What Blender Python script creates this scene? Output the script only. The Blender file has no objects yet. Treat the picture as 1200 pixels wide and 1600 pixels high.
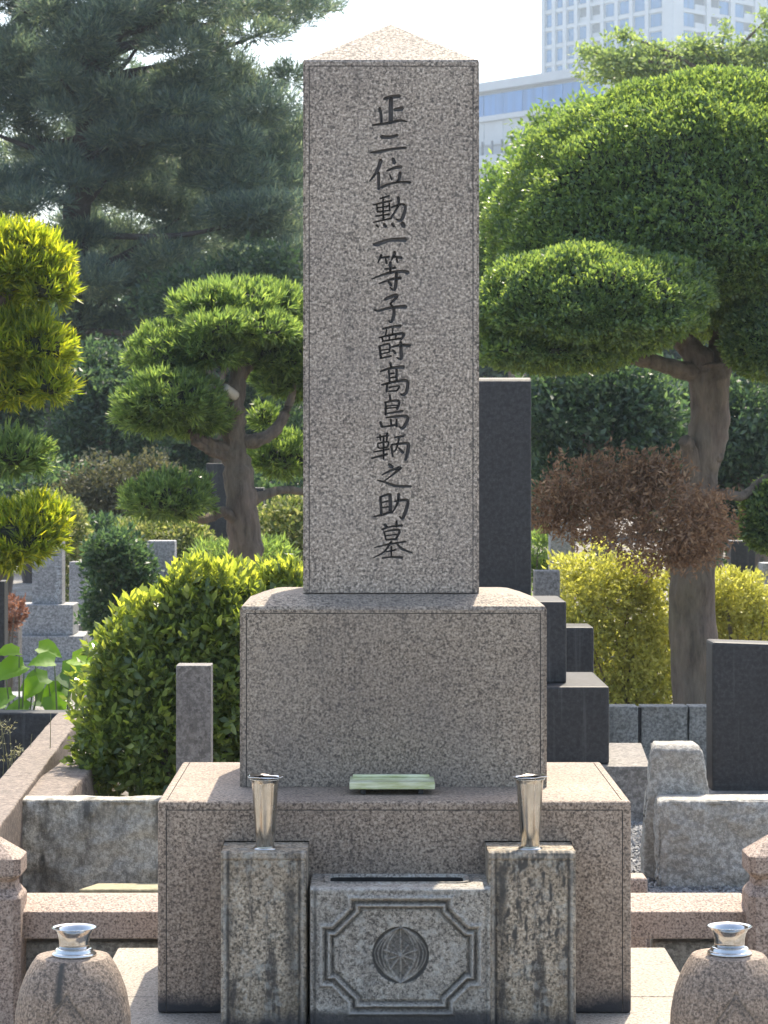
import bpy, bmesh, math, random
import numpy as np
from mathutils import Vector, Matrix, noise

R = math.radians
scene = bpy.context.scene
col = scene.collection

# ------------------------------------------------------------------ camera
F, CX, HY, CZ = 4000.0, 578.0, 725.0, 1.46          # focal length / principal point in photo pixels, eye height
cam = bpy.data.cameras.new('camera')
cam.sensor_fit = 'VERTICAL'; cam.sensor_height = 36.0; cam.sensor_width = 27.0
cam.lens = F / 1600 * 36
cam.shift_x = 22 / 1600; cam.shift_y = -75 / 1600
cam.clip_start = 0.1; cam.clip_end = 6000
cam.dof.use_dof = True; cam.dof.focus_distance = 7.0; cam.dof.aperture_fstop = 20
camo = bpy.data.objects.new('camera', cam); col.objects.link(camo)
camo.location = (0, 0, CZ); camo.rotation_euler = (R(90), 0, 0)
scene.camera = camo

# ------------------------------------------------------------------ sky and sun
SUN_EL, SUN_AZ = R(57), R(13)                        # behind the monument, a little to the right
world = bpy.data.worlds.new('World'); scene.world = world; world.use_nodes = True
wn = world.node_tree.nodes; wl = world.node_tree.links
sky = wn.new('ShaderNodeTexSky'); sky.sky_type = 'NISHITA'; sky.sun_disc = False
sky.sun_elevation = SUN_EL; sky.sun_rotation = SUN_AZ
sky.air_density = 1.0; sky.dust_density = 2.0; sky.ozone_density = 1.0
bg = wn['Background']; bg.inputs['Strength'].default_value = 0.15
wl.new(sky.outputs['Color'], bg.inputs['Color'])
sun = bpy.data.lights.new('sun', 'SUN'); sun.energy = 3.0; sun.angle = R(0.5); sun.color = (1.0, 0.94, 0.82)
suno = bpy.data.objects.new('sun', sun); col.objects.link(suno)
sd = Vector((math.sin(SUN_AZ) * math.cos(SUN_EL), math.cos(SUN_AZ) * math.cos(SUN_EL), math.sin(SUN_EL)))
suno.rotation_euler = (-sd).to_track_quat('-Z', 'Y').to_euler()
scene.view_settings.view_transform = 'Standard'; scene.view_settings.look = 'None'
scene.view_settings.gamma = 1.0; scene.view_settings.use_curve_mapping = False
scene.view_settings.exposure = 1.5
scene.view_settings.use_white_balance = True; scene.view_settings.white_balance_temperature = 7050; scene.view_settings.white_balance_tint = 10
scene.cycles.max_bounces = 8; scene.cycles.diffuse_bounces = 4; scene.cycles.transmission_bounces = 6
scene.cycles.transparent_max_bounces = 8
scene.cycles.use_denoising = True

def at(px, py, D):
    return Vector(((px - CX) * D / F, D, CZ - (py - HY) * D / F))
def X(px, D): return (px - CX) * D / F
def Z(py, D): return CZ - (py - HY) * D / F
GZ = -0.30                                            # lower ground level

# ------------------------------------------------------------------ materials
def mat(name):
    m = bpy.data.materials.new(name); m.use_nodes = True
    nt = m.node_tree; return m, nt, nt.nodes, nt.links, nt.nodes['Principled BSDF']
def ramp(N, stops, interp='LINEAR'):
    r = N.new('ShaderNodeValToRGB'); r.color_ramp.interpolation = interp
    while len(r.color_ramp.elements) < len(stops): r.color_ramp.elements.new(0.5)
    for e, (p, c) in zip(r.color_ramp.elements, stops):
        e.position = p; e.color = (c[0], c[1], c[2], 1) if hasattr(c, '__len__') else (c, c, c, 1)
    return r
def mixc(N, L, mode, a, b, f):
    n = N.new('ShaderNodeMix'); n.data_type = 'RGBA'; n.blend_type = mode; n.clamp_factor = True
    for sock, v in ((n.inputs['Factor'], f), (n.inputs['A'], a), (n.inputs['B'], b)):
        if hasattr(v, 'is_linked'): L.new(v, sock)
        elif hasattr(v, '__len__'): sock.default_value = (v[0], v[1], v[2], 1)
        else: sock.default_value = v
    return n.outputs['Result']
def noise_n(N, L, vec, scale, detail=4, rough=0.55):
    n = N.new('ShaderNodeTexNoise'); n.inputs['Scale'].default_value = scale
    n.inputs['Detail'].default_value = detail; n.inputs['Roughness'].default_value = rough
    L.new(vec, n.inputs['Vector']); return n
def scaled(N, L, vec, s):
    v = N.new('ShaderNodeMapping'); v.inputs['Scale'].default_value = s; L.new(vec, v.inputs['Vector']); return v.outputs['Vector']

def granite(name, dark, mid, light, scale=95, stain=0.35, stain_col=(0.055, 0.052, 0.05), streak=(9, 9, 0.9), stain_at=(0.56, 0.72),
            blotch=0.25, blotch_col=(0.2, 0.17, 0.13), bump=0.25, damp=None, rough=0.72, lichen=0.0, lichen_col=(0.42, 0.41, 0.36), speck=0.75, grime_shade=None):
    m, nt, N, L, P = mat(name)
    tc = N.new('ShaderNodeTexCoord'); O = tc.outputs['Object']
    g1 = noise_n(N, L, O, scale, 4, 0.68)
    g = ramp(N, [(0.36, [d * 1.1 for d in dark]), (0.44, [x * 0.72 for x in mid]), (0.5, mid), (0.55, [x * 1.15 for x in mid]), (0.63, light)])
    L.new(g1.outputs[0], g.inputs[0])
    wob = noise_n(N, L, O, scale * 1.1, 2)
    ma = N.new('ShaderNodeVectorMath'); ma.operation = 'MULTIPLY_ADD'
    L.new(wob.outputs['Color'], ma.inputs[0]); ma.inputs[1].default_value = (1.6 / scale,) * 3; L.new(O, ma.inputs[2])
    vo = N.new('ShaderNodeTexVoronoi'); vo.inputs['Scale'].default_value = scale * 1.15; L.new(ma.outputs[0], vo.inputs['Vector'])
    sep = N.new('ShaderNodeSeparateColor'); L.new(vo.outputs['Color'], sep.inputs[0])
    sp = ramp(N, [(0.0, speck), (0.10, speck * 0.8), (0.16, 0.0)]); L.new(sep.outputs[0], sp.inputs[0])
    fine = noise_n(N, L, O, scale * 3.2, 3, 0.7)
    fr = ramp(N, [(0.3, 0.72), (0.7, 1.22)]); L.new(fine.outputs[0], fr.inputs[0])
    c = mixc(N, L, 'MIX', g.outputs[0], [d * 0.7 for d in dark], sp.outputs[0])
    c = mixc(N, L, 'MULTIPLY', c, fr.outputs[0], 1.0)
    big = noise_n(N, L, O, 4.5, 5, 0.62)
    br = ramp(N, [(0.42, 0.0), (0.7, 1.0)]); L.new(big.outputs[0], br.inputs[0])
    bm_ = N.new('ShaderNodeMath'); bm_.operation = 'MULTIPLY'; L.new(br.outputs[0], bm_.inputs[0]); bm_.inputs[1].default_value = blotch
    c = mixc(N, L, 'MIX', c, blotch_col, bm_.outputs[0])
    dr_ = noise_n(N, L, O, 1.7, 3, 0.5); drr = ramp(N, [(0.35, (0.86, 0.84, 0.83)), (0.65, (1.1, 1.09, 1.06))]); L.new(dr_.outputs[0], drr.inputs[0])
    c = mixc(N, L, 'MULTIPLY', c, drr.outputs[0], 1.0)
    # weathering streaks running down the stone
    st = noise_n(N, L, scaled(N, L, O, streak), 1.6, 6, 0.7)
    sr = ramp(N, [(stain_at[0], 0.0), (stain_at[1], 1.0)]); L.new(st.outputs[0], sr.inputs[0])
    sm = N.new('ShaderNodeMath'); sm.operation = 'MULTIPLY'; L.new(sr.outputs[0], sm.inputs[0]); sm.inputs[1].default_value = stain
    c = mixc(N, L, 'MIX', c, stain_col, sm.outputs[0])
    if lichen > 0:
        li = noise_n(N, L, O, 26, 7, 0.72)
        lr = ramp(N, [(0.52, 0.0), (0.64, 1.0)]); L.new(li.outputs[0], lr.inputs[0])
        lm = N.new('ShaderNodeMath'); lm.operation = 'MULTIPLY'; L.new(lr.outputs[0], lm.inputs[0]); lm.inputs[1].default_value = lichen
        c = mixc(N, L, 'MIX', c, lichen_col, lm.outputs[0])
    if grime_shade:                                           # shade for the relief painted into carved grooves, ridges paled; plus lodged soil, streaks
        ga = N.new('ShaderNodeAttribute'); ga.attribute_name = 'grime_shade'
        gr = ramp(N, [(0.0, 0.0), (1.0, grime_shade)]); L.new(ga.outputs['Fac'], gr.inputs[0]); c = mixc(N, L, 'MIX', c, (0.05, 0.047, 0.042), gr.outputs[0])
        ca = N.new('ShaderNodeAttribute'); ca.attribute_name = 'pale_ridge'
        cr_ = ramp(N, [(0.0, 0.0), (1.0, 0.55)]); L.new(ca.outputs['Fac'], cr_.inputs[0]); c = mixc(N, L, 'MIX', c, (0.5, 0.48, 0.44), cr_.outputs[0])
    if damp:                                            # rising damp: wet, algae-dark foot with a ragged upper edge
        sx = N.new('ShaderNodeSeparateXYZ'); L.new(O, sx.inputs[0])
        dn = noise_n(N, L, scaled(N, L, O, (1, 1, 0.5)), 9, 5, 0.65)
        a1 = N.new('ShaderNodeMath'); a1.operation = 'MULTIPLY_ADD'; L.new(dn.outputs[0], a1.inputs[0]); a1.inputs[1].default_value = -damp[1]; L.new(sx.outputs['Z'], a1.inputs[2])
        dr = N.new('ShaderNodeMapRange'); dr.inputs['From Min'].default_value = damp[0] + 0.03 - damp[1] * 0.5; dr.inputs['From Max'].default_value = damp[0] - damp[1] * 0.5 - 0.012
        L.new(a1.outputs[0], dr.inputs[0])
        c = mixc(N, L, 'MIX', c, (0.03, 0.03, 0.034), dr.outputs[0])
    L.new(c, P.inputs['Base Color']); P.inputs['Roughness'].default_value = rough
    b = N.new('ShaderNodeBump'); b.inputs['Strength'].default_value = bump; b.inputs['Distance'].default_value = 0.004
    bb = N.new('ShaderNodeMath'); bb.operation = 'ADD'; L.new(fine.outputs[0], bb.inputs[0]); L.new(g1.outputs[0], bb.inputs[1])
    L.new(bb.outputs[0], b.inputs['Height']); L.new(b.outputs[0], P.inputs['Normal'])
    return m

def simple(name, c, rough=0.6, metal=0.0, var=0.15, scale=8, bump=0.1, spec=0.5):
    m, nt, N, L, P = mat(name)
    tc = N.new('ShaderNodeTexCoord')
    n = noise_n(N, L, tc.outputs['Object'], scale, 6, 0.65)
    r = ramp(N, [(0.3, [x * (1 - var) for x in c]), (0.7, [min(1, x * (1 + var)) for x in c])]); L.new(n.outputs[0], r.inputs[0])
    L.new(r.outputs[0], P.inputs['Base Color']); P.inputs['Roughness'].default_value = rough; P.inputs['Metallic'].default_value = metal
    P.inputs['Specular IOR Level'].default_value = spec
    if bump:
        b = N.new('ShaderNodeBump'); b.inputs['Strength'].default_value = bump; b.inputs['Distance'].default_value = 0.01
        L.new(n.outputs[0], b.inputs['Height']); L.new(b.outputs[0], P.inputs['Normal'])
    return m

def leafmat(name, c0, c1, c2, tr, trans=0.45, rough=0.42):
    m, nt, N, L, P = mat(name)
    a = N.new('ShaderNodeAttribute'); a.attribute_name = 'var'
    r = ramp(N, [(0.0, c0), (0.55, c1), (1.0, c2)]); L.new(a.outputs['Fac'], r.inputs[0])
    L.new(r.outputs[0], P.inputs['Base Color']); P.inputs['Roughness'].default_value = rough
    P.inputs['Specular IOR Level'].default_value = 0.5
    t = N.new('ShaderNodeBsdfTranslucent')
    tcn = mixc(N, L, 'MULTIPLY', r.outputs[0], tr, 1.0)
    L.new(tcn, t.inputs['Color'])
    mx = N.new('ShaderNodeMixShader'); mx.inputs[0].default_value = trans
    L.new(P.outputs[0], mx.inputs[1]); L.new(t.outputs[0], mx.inputs[2])
    L.new(mx.outputs[0], N['Material Output'].inputs['Surface'])
    return m

def barkmat(name, c, scale=14):
    m, nt, N, L, P = mat(name)
    tc = N.new('ShaderNodeTexCoord')
    n = noise_n(N, L, scaled(N, L, tc.outputs['Object'], (1, 1, 0.22)), scale, 8, 0.7)
    n2 = noise_n(N, L, tc.outputs['Object'], 3, 4)
    r = ramp(N, [(0.32, [x * 0.45 for x in c]), (0.5, c), (0.72, [x * 1.5 for x in c])]); L.new(n.outputs[0], r.inputs[0])
    cc = mixc(N, L, 'MULTIPLY', r.outputs[0], n2.outputs['Color'], 0.25)
    L.new(cc, P.inputs['Base Color']); P.inputs['Roughness'].default_value = 0.9
    b = N.new('ShaderNodeBump'); b.inputs['Strength'].default_value = 1.0; b.inputs['Distance'].default_value = 0.05
    L.new(n.outputs[0], b.inputs['Height']); L.new(b.outputs[0], P.inputs['Normal'])
    return m

M = {}
M['shaft'] = granite('granite_shaft', (0.085, 0.072, 0.064), (0.355, 0.298, 0.245), (0.69, 0.60, 0.51), 135, stain=0.32, blotch=0.22, blotch_col=(0.22, 0.205, 0.2), bump=0.35, damp=(0.022, 0.06))
M['mid'] = granite('granite_block', (0.085, 0.066, 0.054), (0.30, 0.245, 0.19), (0.48, 0.405, 0.33), 145, stain=0.4, blotch=0.35, blotch_col=(0.19, 0.165, 0.15), bump=0.3)
M['low'] = granite('granite_pedestal', (0.085, 0.06, 0.047), (0.32, 0.248, 0.19), (0.49, 0.40, 0.32), 145, stain=0.5, blotch=0.3, blotch_col=(0.18, 0.15, 0.13), bump=0.3, damp=(0.035, 0.07))
M['carve'] = simple('dark_carving_cut', (0.10, 0.093, 0.09), 0.9, var=0.3, scale=60)  # even dark colour on the cut faces of strokes and pillar border
M['column'] = granite('granite_column', (0.075, 0.064, 0.048), (0.42, 0.345, 0.255), (0.64, 0.56, 0.45), 120, stain=0.85, stain_col=(0.045, 0.04, 0.036), streak=(19, 19, 3.4), stain_at=(0.5, 0.62), blotch=0.75, blotch_col=(0.17, 0.125, 0.075), bump=0.6, damp=(0.02, 0.07), lichen=0.6, grime_shade=0.95)
M['box'] = granite('granite_box', (0.08, 0.07, 0.06), (0.34, 0.308, 0.262), (0.52, 0.485, 0.425), 140, stain=0.5, stain_col=(0.06, 0.056, 0.05), streak=(10, 10, 4), blotch=0.4, blotch_col=(0.15, 0.14, 0.125), bump=0.6, damp=(0.03, 0.07), lichen=0.6, lichen_col=(0.46, 0.45, 0.41), grime_shade=0.95)
M['pink'] = granite('granite_pink', (0.12, 0.085, 0.07), (0.40, 0.305, 0.25), (0.54, 0.44, 0.37), 140, stain=0.35, stain_col=(0.16, 0.11, 0.085), blotch=0.2, blotch_col=(0.28, 0.22, 0.18), bump=0.35)
M['slab'] = granite('granite_slab', (0.15, 0.125, 0.1), (0.34, 0.30, 0.25), (0.46, 0.415, 0.355), 130, stain=0.1, blotch=0.3, blotch_col=(0.28, 0.24, 0.2), bump=0.3)
M['barrel'] = granite('granite_barrel', (0.085, 0.066, 0.052), (0.28, 0.21, 0.158), (0.42, 0.335, 0.265), 150, stain=0.45, stain_col=(0.09, 0.075, 0.065), streak=(9, 9, 1.5), blotch=0.4, blotch_col=(0.19, 0.15, 0.12), bump=0.3, grime_shade=0.95)
M['rough'] = granite('granite_rough_grey', (0.33, 0.315, 0.275), (0.52, 0.50, 0.44), (0.64, 0.62, 0.56), 60, speck=0.3, stain=0.95, stain_col=(0.085, 0.08, 0.068), streak=(6, 6, 2.2), stain_at=(0.47, 0.62), blotch=0.6, blotch_col=(0.19, 0.175, 0.14), bump=0.9)
M['rough2'] = granite('granite_rough_pale', (0.25, 0.24, 0.22), (0.40, 0.385, 0.35), (0.54, 0.525, 0.49), 60, speck=0.3, stain=0.4, stain_col=(0.14, 0.13, 0.11), streak=(3, 3, 1.6), blotch=0.45, blotch_col=(0.25, 0.23, 0.19), bump=0.9)
M['kerb'] = granite('sandstone_kerb', (0.08, 0.06, 0.05), (0.19, 0.148, 0.122), (0.27, 0.22, 0.185), 60, stain=0.55, stain_col=(0.07, 0.055, 0.045), streak=(3, 14, 3), blotch=0.5, blotch_col=(0.13, 0.105, 0.09), bump=0.6)
M['grey'] = granite('granite_grey', (0.2, 0.2, 0.21), (0.33, 0.335, 0.34), (0.45, 0.45, 0.46), 60, stain=0.3, bump=0.2, blotch=0.3, blotch_col=(0.24, 0.24, 0.25))
M['post'] = granite('stone_post_grey', (0.12, 0.115, 0.11), (0.19, 0.18, 0.175), (0.26, 0.25, 0.24), 60, stain=0.4, bump=0.3)
M['slate'] = granite('dark_stone', (0.014, 0.014, 0.016), (0.026, 0.0255, 0.028), (0.042, 0.041, 0.044), 60, stain=0.8, stain_col=(0.085, 0.082, 0.082), streak=(13, 13, 0.5), blotch=0.4, blotch_col=(0.018, 0.018, 0.02), bump=0.15, rough=0.55)
M['wallstone'] = granite('low_wall_stone', (0.13, 0.125, 0.115), (0.27, 0.26, 0.235), (0.36, 0.35, 0.32), 60, stain=0.5, bump=0.5, blotch=0.5, blotch_col=(0.16, 0.15, 0.12))
M['hollow'] = simple('near_black_hollow', (0.02, 0.019, 0.018), 0.95, var=0.4, scale=40)  # near-black for the bed and inner walls of the box opening
M['moss'] = simple('mossy_stone', (0.30, 0.27, 0.17), 0.9, var=0.45, scale=30, bump=0.6)
M['border_line'] = simple('dark_border_line', (0.1, 0.09, 0.08), 0.95, var=0.3, scale=30)  # dark colour on the cut faces of the incised border lines
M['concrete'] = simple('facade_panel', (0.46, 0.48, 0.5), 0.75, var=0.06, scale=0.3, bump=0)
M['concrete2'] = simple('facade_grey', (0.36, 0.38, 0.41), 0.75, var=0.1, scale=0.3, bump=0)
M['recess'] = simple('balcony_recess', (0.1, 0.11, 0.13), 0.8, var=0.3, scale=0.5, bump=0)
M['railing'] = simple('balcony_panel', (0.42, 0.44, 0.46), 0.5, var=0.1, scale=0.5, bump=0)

def glassmat(name, c, rough=0.08):
    m, nt, N, L, P = mat(name)
    tc = N.new('ShaderNodeTexCoord'); n = noise_n(N, L, scaled(N, L, tc.outputs['Object'], (1, 1, 0.05)), 0.9, 3)
    r = ramp(N, [(0.35, [x * 0.8 for x in c]), (0.65, [min(1, x * 1.2) for x in c])]); L.new(n.outputs[0], r.inputs[0])
    L.new(r.outputs[0], P.inputs['Base Color']); P.inputs['Roughness'].default_value = rough; P.inputs['Metallic'].default_value = 0.1
    P.inputs['Specular IOR Level'].default_value = 0.6
    return m
M['glass'] = glassmat('blue_window_glass', (0.035, 0.13, 0.29))
M['glass2'] = glassmat('blue_curtain_glass', (0.03, 0.14, 0.36))

def steelmat():
    m, nt, N, L, P = mat('stainless_steel')
    tc = N.new('ShaderNodeTexCoord')
    n = noise_n(N, L, scaled(N, L, tc.outputs['Object'], (1, 1, 0.08)), 60, 4)
    n2 = noise_n(N, L, tc.outputs['Object'], 30, 5, 0.7)
    r = ramp(N, [(0.35, (0.50, 0.48, 0.43)), (0.7, (0.66, 0.64, 0.6))]); L.new(n2.outputs[0], r.inputs[0]); L.new(r.outputs[0], P.inputs['Base Color'])
    P.inputs['Metallic'].default_value = 1.0
    rr = ramp(N, [(0.3, 0.14), (0.7, 0.3)]); L.new(n.outputs[0], rr.inputs[0]); L.new(rr.outputs[0], P.inputs['Roughness'])
    b = N.new('ShaderNodeBump'); b.inputs['Strength'].default_value = 0.12; b.inputs['Distance'].default_value = 0.002
    L.new(n.outputs[0], b.inputs['Height']); L.new(b.outputs[0], P.inputs['Normal'])
    return m
M['steel'] = steelmat()
def chromemat():
    m, nt, N, L, P = mat('polished_steel')
    tc = N.new('ShaderNodeTexCoord'); n2 = noise_n(N, L, tc.outputs['Object'], 25, 5, 0.7)
    r = ramp(N, [(0.35, (0.55, 0.54, 0.52)), (0.7, (0.7, 0.69, 0.67))]); L.new(n2.outputs[0], r.inputs[0]); L.new(r.outputs[0], P.inputs['Base Color'])
    P.inputs['Metallic'].default_value = 1.0; P.inputs['Roughness'].default_value = 0.09
    return m
M['chrome'] = chromemat()
def jade():
    m, nt, N, L, P = mat('green_edged_glass')
    tc = N.new('ShaderNodeTexCoord'); n = noise_n(N, L, scaled(N, L, tc.outputs['Object'], (1, 1, 6)), 14, 4)
    r = ramp(N, [(0.35, (0.5, 0.54, 0.24)), (0.65, (0.86, 0.87, 0.62))]); L.new(n.outputs[0], r.inputs[0]); L.new(r.outputs[0], P.inputs['Base Color'])
    P.inputs['Roughness'].default_value = 0.15; P.inputs['Transmission Weight'].default_value = 0.1
    P.inputs['Subsurface Weight'].default_value = 0.0
    return m
M['jade'] = jade()

M['maki'] = leafmat('podocarpus_leaf', (0.062, 0.106, 0.058), (0.115, 0.172, 0.078), (0.23, 0.29, 0.12), (2.7, 2.7, 1.1), 0.5)
M['maki_young'] = leafmat('podocarpus_young_leaf', (0.07, 0.12, 0.04), (0.18, 0.23, 0.045), (0.40, 0.40, 0.07), (2.6, 2.4, 0.6), 0.58)
M['dome'] = leafmat('clipped_leaf', (0.056, 0.103, 0.066), (0.108, 0.172, 0.092), (0.2, 0.275, 0.12), (3.15, 2.85, 0.9), 0.45, 0.36)
M['bush'] = leafmat('bush_leaf', (0.07, 0.11, 0.058), (0.15, 0.21, 0.085), (0.30, 0.36, 0.14), (2.8, 2.45, 0.6), 0.5, 0.3)
M['dead'] = leafmat('dead_leaf', (0.13, 0.075, 0.045), (0.28, 0.17, 0.10), (0.44, 0.30, 0.18), (1.3, 1.1, 0.9), 0.3, 0.8)
M['gold'] = leafmat('golden_leaf', (0.20, 0.21, 0.06), (0.46, 0.45, 0.12), (0.68, 0.65, 0.26), (1.5, 1.5, 0.8), 0.45, 0.5)
M['pine'] = leafmat('pine_needle', (0.045, 0.075, 0.078), (0.08, 0.118, 0.112), (0.2, 0.23, 0.16), (2.8, 2.8, 1.8), 0.45, 0.45)
M['under'] = leafmat('understory_leaf', (0.024, 0.048, 0.036), (0.05, 0.09, 0.056), (0.11, 0.16, 0.085), (2.4, 2.5, 1.3), 0.42, 0.4)
M['maple'] = leafmat('maple_leaf', (0.05, 0.10, 0.04), (0.10, 0.17, 0.06), (0.17, 0.24, 0.09), (2.8, 2.6, 1.0), 0.5, 0.45)
M['feather'] = leafmat('pale_maple_leaf', (0.10, 0.15, 0.08), (0.17, 0.24, 0.12), (0.27, 0.34, 0.17), (2.2, 2.1, 1.0), 0.5, 0.5)
M['brownleaf'] = leafmat('brownish_leaf', (0.05, 0.055, 0.036), (0.09, 0.095, 0.06), (0.16, 0.155, 0.10), (1.8, 1.7, 1.0), 0.35, 0.6)
M['flower'] = leafmat('pale_flowering_leaf', (0.08, 0.12, 0.03), (0.18, 0.22, 0.07), (0.55, 0.5, 0.3), (1.6, 1.6, 0.9), 0.4, 0.5)
M['bigleaf'] = leafmat('broad_leaf', (0.05, 0.12, 0.04), (0.11, 0.24, 0.03), (0.22, 0.38, 0.03), (2.4, 2.2, 0.4), 0.45, 0.6)
M['rust'] = leafmat('rusty_cypress', (0.16, 0.07, 0.045), (0.32, 0.16, 0.10), (0.5, 0.28, 0.19), (1.2, 1.0, 0.8), 0.3, 0.8)
M['weed'] = leafmat('dry_weed', (0.2, 0.2, 0.12), (0.3, 0.3, 0.2), (0.4, 0.4, 0.28), (1.3, 1.2, 0.8), 0.4, 0.6)
M['bark'] = barkmat('grey_brown_bark', (0.21, 0.165, 0.125), 20)
M['bark2'] = barkmat('trunk_bark', (0.2, 0.155, 0.115), 16)
M['barkd'] = barkmat('dark_pine_bark', (0.075, 0.06, 0.055), 6)

# ------------------------------------------------------------------ object helpers
def tag(o, label=None, cat=None, group=None, kind=None):
    if label: o['label'] = label
    if cat: o['category'] = cat
    if group: o['group'] = group
    if kind: o['kind'] = kind
    return o
def thing(name, label, cat, loc, group=None):
    o = bpy.data.objects.new(name, None); col.objects.link(o)
    o.location = loc; o.empty_display_size = 0.1
    return tag(o, label, cat, group)
def origin(o):
    v = Vector((0, 0, 0))
    while o is not None: v = v + o.location; o = o.parent
    return v
def obj(name, me, m, parent=None, loc=None):
    """me is a mesh in world coordinates; loc = object origin for a top-level one"""
    o = bpy.data.objects.new(name, me); col.objects.link(o)
    if parent is not None:
        o.parent = parent; off = origin(parent)
    else:
        off = Vector(loc) if loc is not None else Vector((0, 0, 0)); o.location = off
    me.transform(Matrix.Translation(-off))
    if m is not None and len(me.materials) == 0:
        for mm in (m if isinstance(m, (list, tuple)) else [m]): me.materials.append(mm)
    return o
def from_bm(bm, name='mesh', smooth=False):
    me = bpy.data.meshes.new(name); bm.normal_update(); bm.to_mesh(me); bm.free()
    if smooth: me.polygons.foreach_set('use_smooth', [True] * len(me.polygons))
    return me
def add_box(bm, x0, x1, y0, y1, z0, z1):
    vs = [bm.verts.new(p) for p in ((x0, y0, z0), (x1, y0, z0), (x1, y1, z0), (x0, y1, z0), (x0, y0, z1), (x1, y0, z1), (x1, y1, z1), (x0, y1, z1))]
    for f in ((0, 3, 2, 1), (4, 5, 6, 7), (0, 1, 5, 4), (1, 2, 6, 5), (2, 3, 7, 6), (3, 0, 4, 7)): bm.faces.new([vs[i] for i in f])
    return vs
def box_me(x0, x1, y0, y1, z0, z1, bevel=0.006, seg=2):
    bm = bmesh.new(); add_box(bm, x0, x1, y0, y1, z0, z1)
    if bevel: bmesh.ops.bevel(bm, geom=bm.edges[:], offset=bevel, segments=seg, affect='EDGES', profile=0.6)
    return from_bm(bm)
def hull_me(pts, bevel=0.0, seg=2):
    bm = bmesh.new()
    for p in pts: bm.verts.new(p)
    r = bmesh.ops.convex_hull(bm, input=bm.verts)
    bmesh.ops.dissolve_limit(bm, angle_limit=0.01, verts=bm.verts[:], edges=bm.edges[:])
    if bevel: bmesh.ops.bevel(bm, geom=bm.edges[:], offset=bevel, segments=seg, affect='EDGES', profile=0.6)
    return from_bm(bm)
def rough_me(pts, bevel=0.02, amp=0.012, res=0.03, seed=0, freq=9):
    """a hewn stone: convex hull of pts, rounded, subdivided and made uneven"""
    bm = bmesh.new()
    for p in pts: bm.verts.new(p)
    bmesh.ops.convex_hull(bm, input=bm.verts)
    bmesh.ops.dissolve_limit(bm, angle_limit=0.01, verts=bm.verts[:], edges=bm.edges[:])
    bmesh.ops.bevel(bm, geom=bm.edges[:], offset=bevel, segments=3, affect='EDGES', profile=0.5)
    bmesh.ops.triangulate(bm, faces=bm.faces[:])
    for _ in range(7):
        es = [e for e in bm.edges if e.calc_length() > res]
        if not es: break
        bmesh.ops.subdivide_edges(bm, edges=es, cuts=1)
        bmesh.ops.triangulate(bm, faces=[f for f in bm.faces if len(f.verts) > 3])
    bm.normal_update()
    sv = Vector((seed * 3.7, seed * 1.3, seed * 2.1))
    for v in bm.verts:
        p = v.co * freq + sv
        d = noise.fractal(p, 0.9, 2.1, 4) * amp + noise.noise(v.co * freq * 0.35 + sv) * amp * 0.8
        d += noise.fractal(p * 3.1, 0.8, 2.0, 3) * amp * 0.35
        v.co += v.normal * d * (1 - 0.86 * abs(v.normal.z))
    return from_bm(bm, smooth=True)
def boxpts(x0, x1, y0, y1, z0, z1): return [(x, y, z) for x in (x0, x1) for y in (y0, y1) for z in (z0, z1)]
def smooth_path(pts, rad, k=6):
    P = [Vector(p) for p in pts]; out = []; ro = []
    for i in range(len(P) - 1):
        p0 = P[max(i - 1, 0)]; p1 = P[i]; p2 = P[i + 1]; p3 = P[min(i + 2, len(P) - 1)]
        for j in range(k):
            t = j / k
            out.append(0.5 * ((2 * p1) + (p2 - p0) * t + (2 * p0 - 5 * p1 + 4 * p2 - p3) * t * t + (3 * p1 - p0 - 3 * p2 + p3) * t ** 3))
            ro.append(rad[i] * (1 - t) + rad[i + 1] * t)
    out.append(P[-1]); ro.append(rad[-1]); return out, ro
def tube_bm(bm, pts, rad, seg=12, k=6, knob=0.0, seed=0, smooth=True):
    P, Rr = smooth_path(pts, rad, k) if smooth else ([Vector(p) for p in pts], rad)
    rings = []; up = Vector((0.31, 0.17, 0.93)).normalized()
    for i, p in enumerate(P):
        t = (P[min(i + 1, len(P) - 1)] - P[max(i - 1, 0)]).normalized()
        a = t.cross(up)
        if a.length < 0.1: a = t.cross(Vector((1, 0, 0)))
        a.normalize(); b = t.cross(a).normalized(); up = b.cross(t) * -1 if False else up
        ring = []
        for s in range(seg):
            an = 2 * math.pi * s / seg; d = a * math.cos(an) + b * math.sin(an)
            r = Rr[i]
            if knob: r *= 1 + knob * noise.noise((p + d * r) * (1.2 / max(r, .02)) * 0.5 + Vector((seed, 0, 0)))
            ring.append(bm.verts.new(p + d * r))
        rings.append(ring)
    for i in range(len(rings) - 1):
        for s in range(seg):
            bm.faces.new((rings[i][s], rings[i][(s + 1) % seg], rings[i + 1][(s + 1) % seg], rings[i + 1][s]))
    bm.faces.new(rings[0][::-1]); bm.faces.new(rings[-1])
def tube_me(pts, rad, seg=12, k=6, knob=0.0, seed=0):
    bm = bmesh.new(); tube_bm(bm, pts, rad, seg, k, knob, seed); return from_bm(bm, smooth=True)
def lathe_me(c, prof, seg=48, smooth=True):
    bm = bmesh.new(); rings = []
    for r, z in prof:
        rings.append([bm.verts.new((c[0] + r * math.cos(2 * math.pi * s / seg), c[1] + r * math.sin(2 * math.pi * s / seg), c[2] + z)) for s in range(seg)])
    for a, b in zip(rings, rings[1:]):
        for s in range(seg): bm.faces.new((a[s], a[(s + 1) % seg], b[(s + 1) % seg], b[s]))
    bm.faces.new(rings[0][::-1]); bm.faces.new(rings[-1])
    bmesh.ops.recalc_face_normals(bm, faces=bm.faces[:])
    return from_bm(bm, smooth=smooth)

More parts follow.
